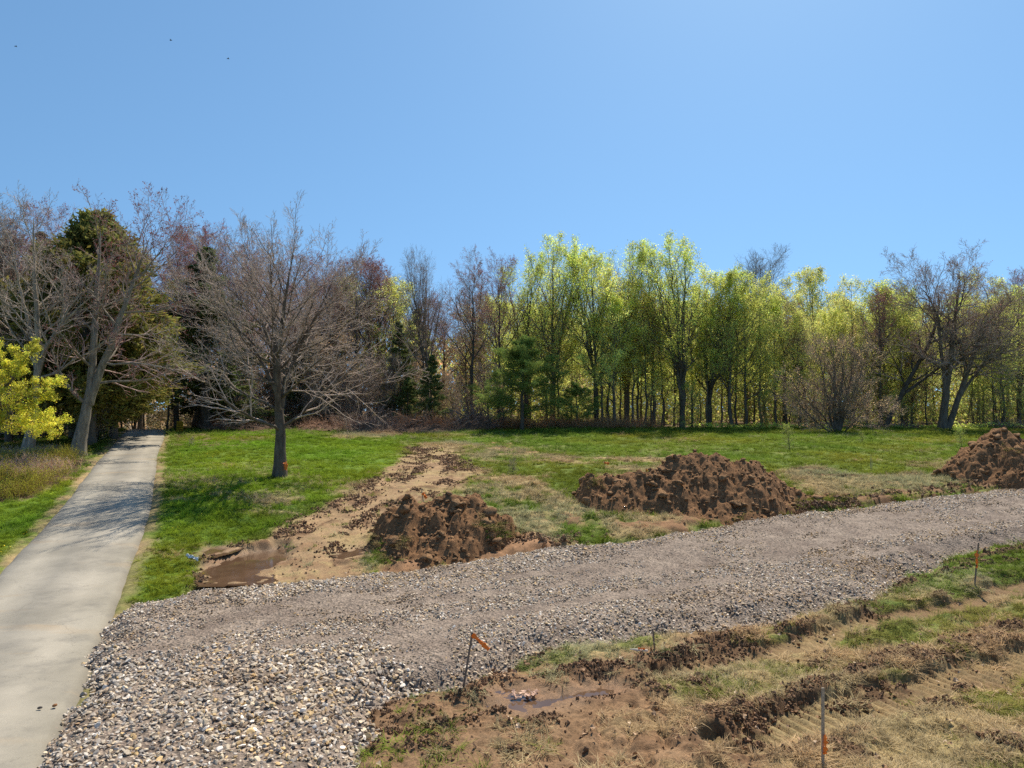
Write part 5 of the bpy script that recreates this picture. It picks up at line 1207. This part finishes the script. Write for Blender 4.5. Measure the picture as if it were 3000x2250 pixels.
# stones and a clod on the driveway
for i, (u, v_, s_, cc, lab) in enumerate([(162, 2083, .055, (.22, .10, .04, 1), 'reddish stone lying on the driveway'), (117, 2090, .045, (.07, .06, .055, 1), 'dark pebble left of the reddish stone on the driveway'), (282, 1911, .07, (.05, .05, .06, 1), 'blackish stone at the gravel side of the driveway')]):
    x, y = gp(u, v_); a, f = angular(rs, 1, .8, .55); o = obj('stone', mesh('stone', a * s_, f, [m_plain('pebble_%d' % i, cc, .8, .3, 30)], False), None, (x, y, float(base(x, y)) + .07 + s_ * .3)); tag(o, lab, 'stone')
# leaf heap in the little puddle
x, y = gp(1535, 2040); vv, ff, q = [], [], 0
for k in range(16):
    a, f = leaf_v(rs); th = rs.uniform(0, 6.3); a = a @ np.array([[math.cos(th), -math.sin(th), 0], [math.sin(th), math.cos(th), 0], [0, 0, 1]]); vv.append(a * rs.uniform(.05, .08) + (rs.normal(0, .10), rs.normal(0, .06), .03 + rs.uniform(0, .06))); ff.append(f + q); q += len(a)
M['dead_leaf'] = m_plain('dead_leaf', (.52, .34, .25, 1), .8, .3, 15); o = obj('leaf_heap', mesh('leaf_heap', np.concatenate(vv), np.concatenate(ff), [M['dead_leaf']], False), None, (x, y, PUD['puddle2'][0] - .02)); tag(o, 'heap of pinkish dead leaves in the thin puddle', 'leaves')
# yellow board by the crest of the driveway
M['board'] = m_plain('yellow_board', (.42, .27, .015, 1), .6, .2, 6); M['board_dark'] = m_plain('board_marks', (.13, .07, .01, 1), .6, .3, 9)
c0 = at(527, 1262, 57.5); zb = float(base(c0[0], 57.5)); r = empty('sign', (c0[0], 57.5, zb)); tag(r, 'small weathered yellow board on a post right of the driveway crest', 'sign')
ht = at(527, 1234, 57.5)[2] - zb
def box(x0, x1, y0, y1, z0, z1_): v_ = np.array([(a, b, c) for c in (z0, z1_) for a, b in ((x0, y0), (x1, y0), (x1, y1), (x0, y1))], float); return v_, np.array([[3, 2, 1, 0], [4, 5, 6, 7], [0, 1, 5, 4], [1, 2, 6, 5], [2, 3, 7, 6], [3, 0, 4, 7]])
v_, f = box(-.27, .27, -.02, .01, ht - .86, ht); obj('board', mesh('board', v_, f, [M['board']], False), r)
v_, f = box(-.04, .04, .012, .09, -.3, ht - .05); obj('post', mesh('post', v_, f, [M['bark']], False), r)
its = [box(-.22, .22, -.024, -.0195, ht - a - .05, ht - a) + (0, None) for a in (.12, .30, .5, .68)]; a, f, _, _ = join(its); obj('marks', mesh('marks', a, f, [M['board_dark']], False), r)
# two bleached dry stems in the meadow
for du, lab in ((2550, 'left one of two bleached dry stems standing in the meadow'), (2554, 'right one of two bleached dry stems standing in the meadow')):
    x, y = gp(du, 1376); p, rr_, _ = resample([(0, 0, 0), (.03, 0, .35), (rs.normal(0, .06), 0, .72)], [.014, .012, .006], 6); v_, f = tubes(p, rr_, 5); o = obj('dry_stem', mesh('dry_stem', v_, f, [M['stake_pale']]), None, (x, y, z1(x, y))); tag(o, lab, 'dry stem', 'dry stems in the meadow')
# birds high over the left side
M['bird'] = m_plain('feather_dark', (.03, .035, .045, 1), .8, .2)
for u, v_, lab, tl in ((46, 136, 'leftmost of the three tiny dark birds in the sky', .5), (500, 118, 'middle one of the three tiny dark birds in the sky', -.2), (668, 172, 'rightmost and lowest of the three tiny dark birds in the sky', .2)):
    p = at(u, v_, 60); o = empty('bird', p, .5 + tl); tag(o, lab, 'bird', 'birds in the sky')
    b, rr_, _ = resample([(-.10, 0, 0), (-.04, 0, 0), (.05, 0, .01), (.10, 0, .02), (.13, 0, .02)], [.008, .03, .036, .02, .004], 10); a, f = tubes(b, rr_, 8); obj('body', mesh('body', a, f, [M['bird']]), o)
    for s_ in (-1, 1):
        wv = np.array([(-.03, 0, .0), (.05, 0, .0), (.03, s_ * .09, .05), (-.02, s_ * .09, .05), (-.03, s_ * .19, .03), (-.05, s_ * .19, .03)], float); wv = np.concatenate([wv, wv + (0, 0, .006)])
        obj('wing', mesh('wing', wv, [np.array([[0, 1, 2, 3], [3, 2, 4, 5], [9, 8, 7, 6], [11, 10, 8, 9], [0, 6, 7, 1], [1, 7, 8, 2], [2, 8, 10, 4], [4, 10, 11, 5], [5, 11, 9, 3], [3, 9, 6, 0]])], [M['bird']], False), o)
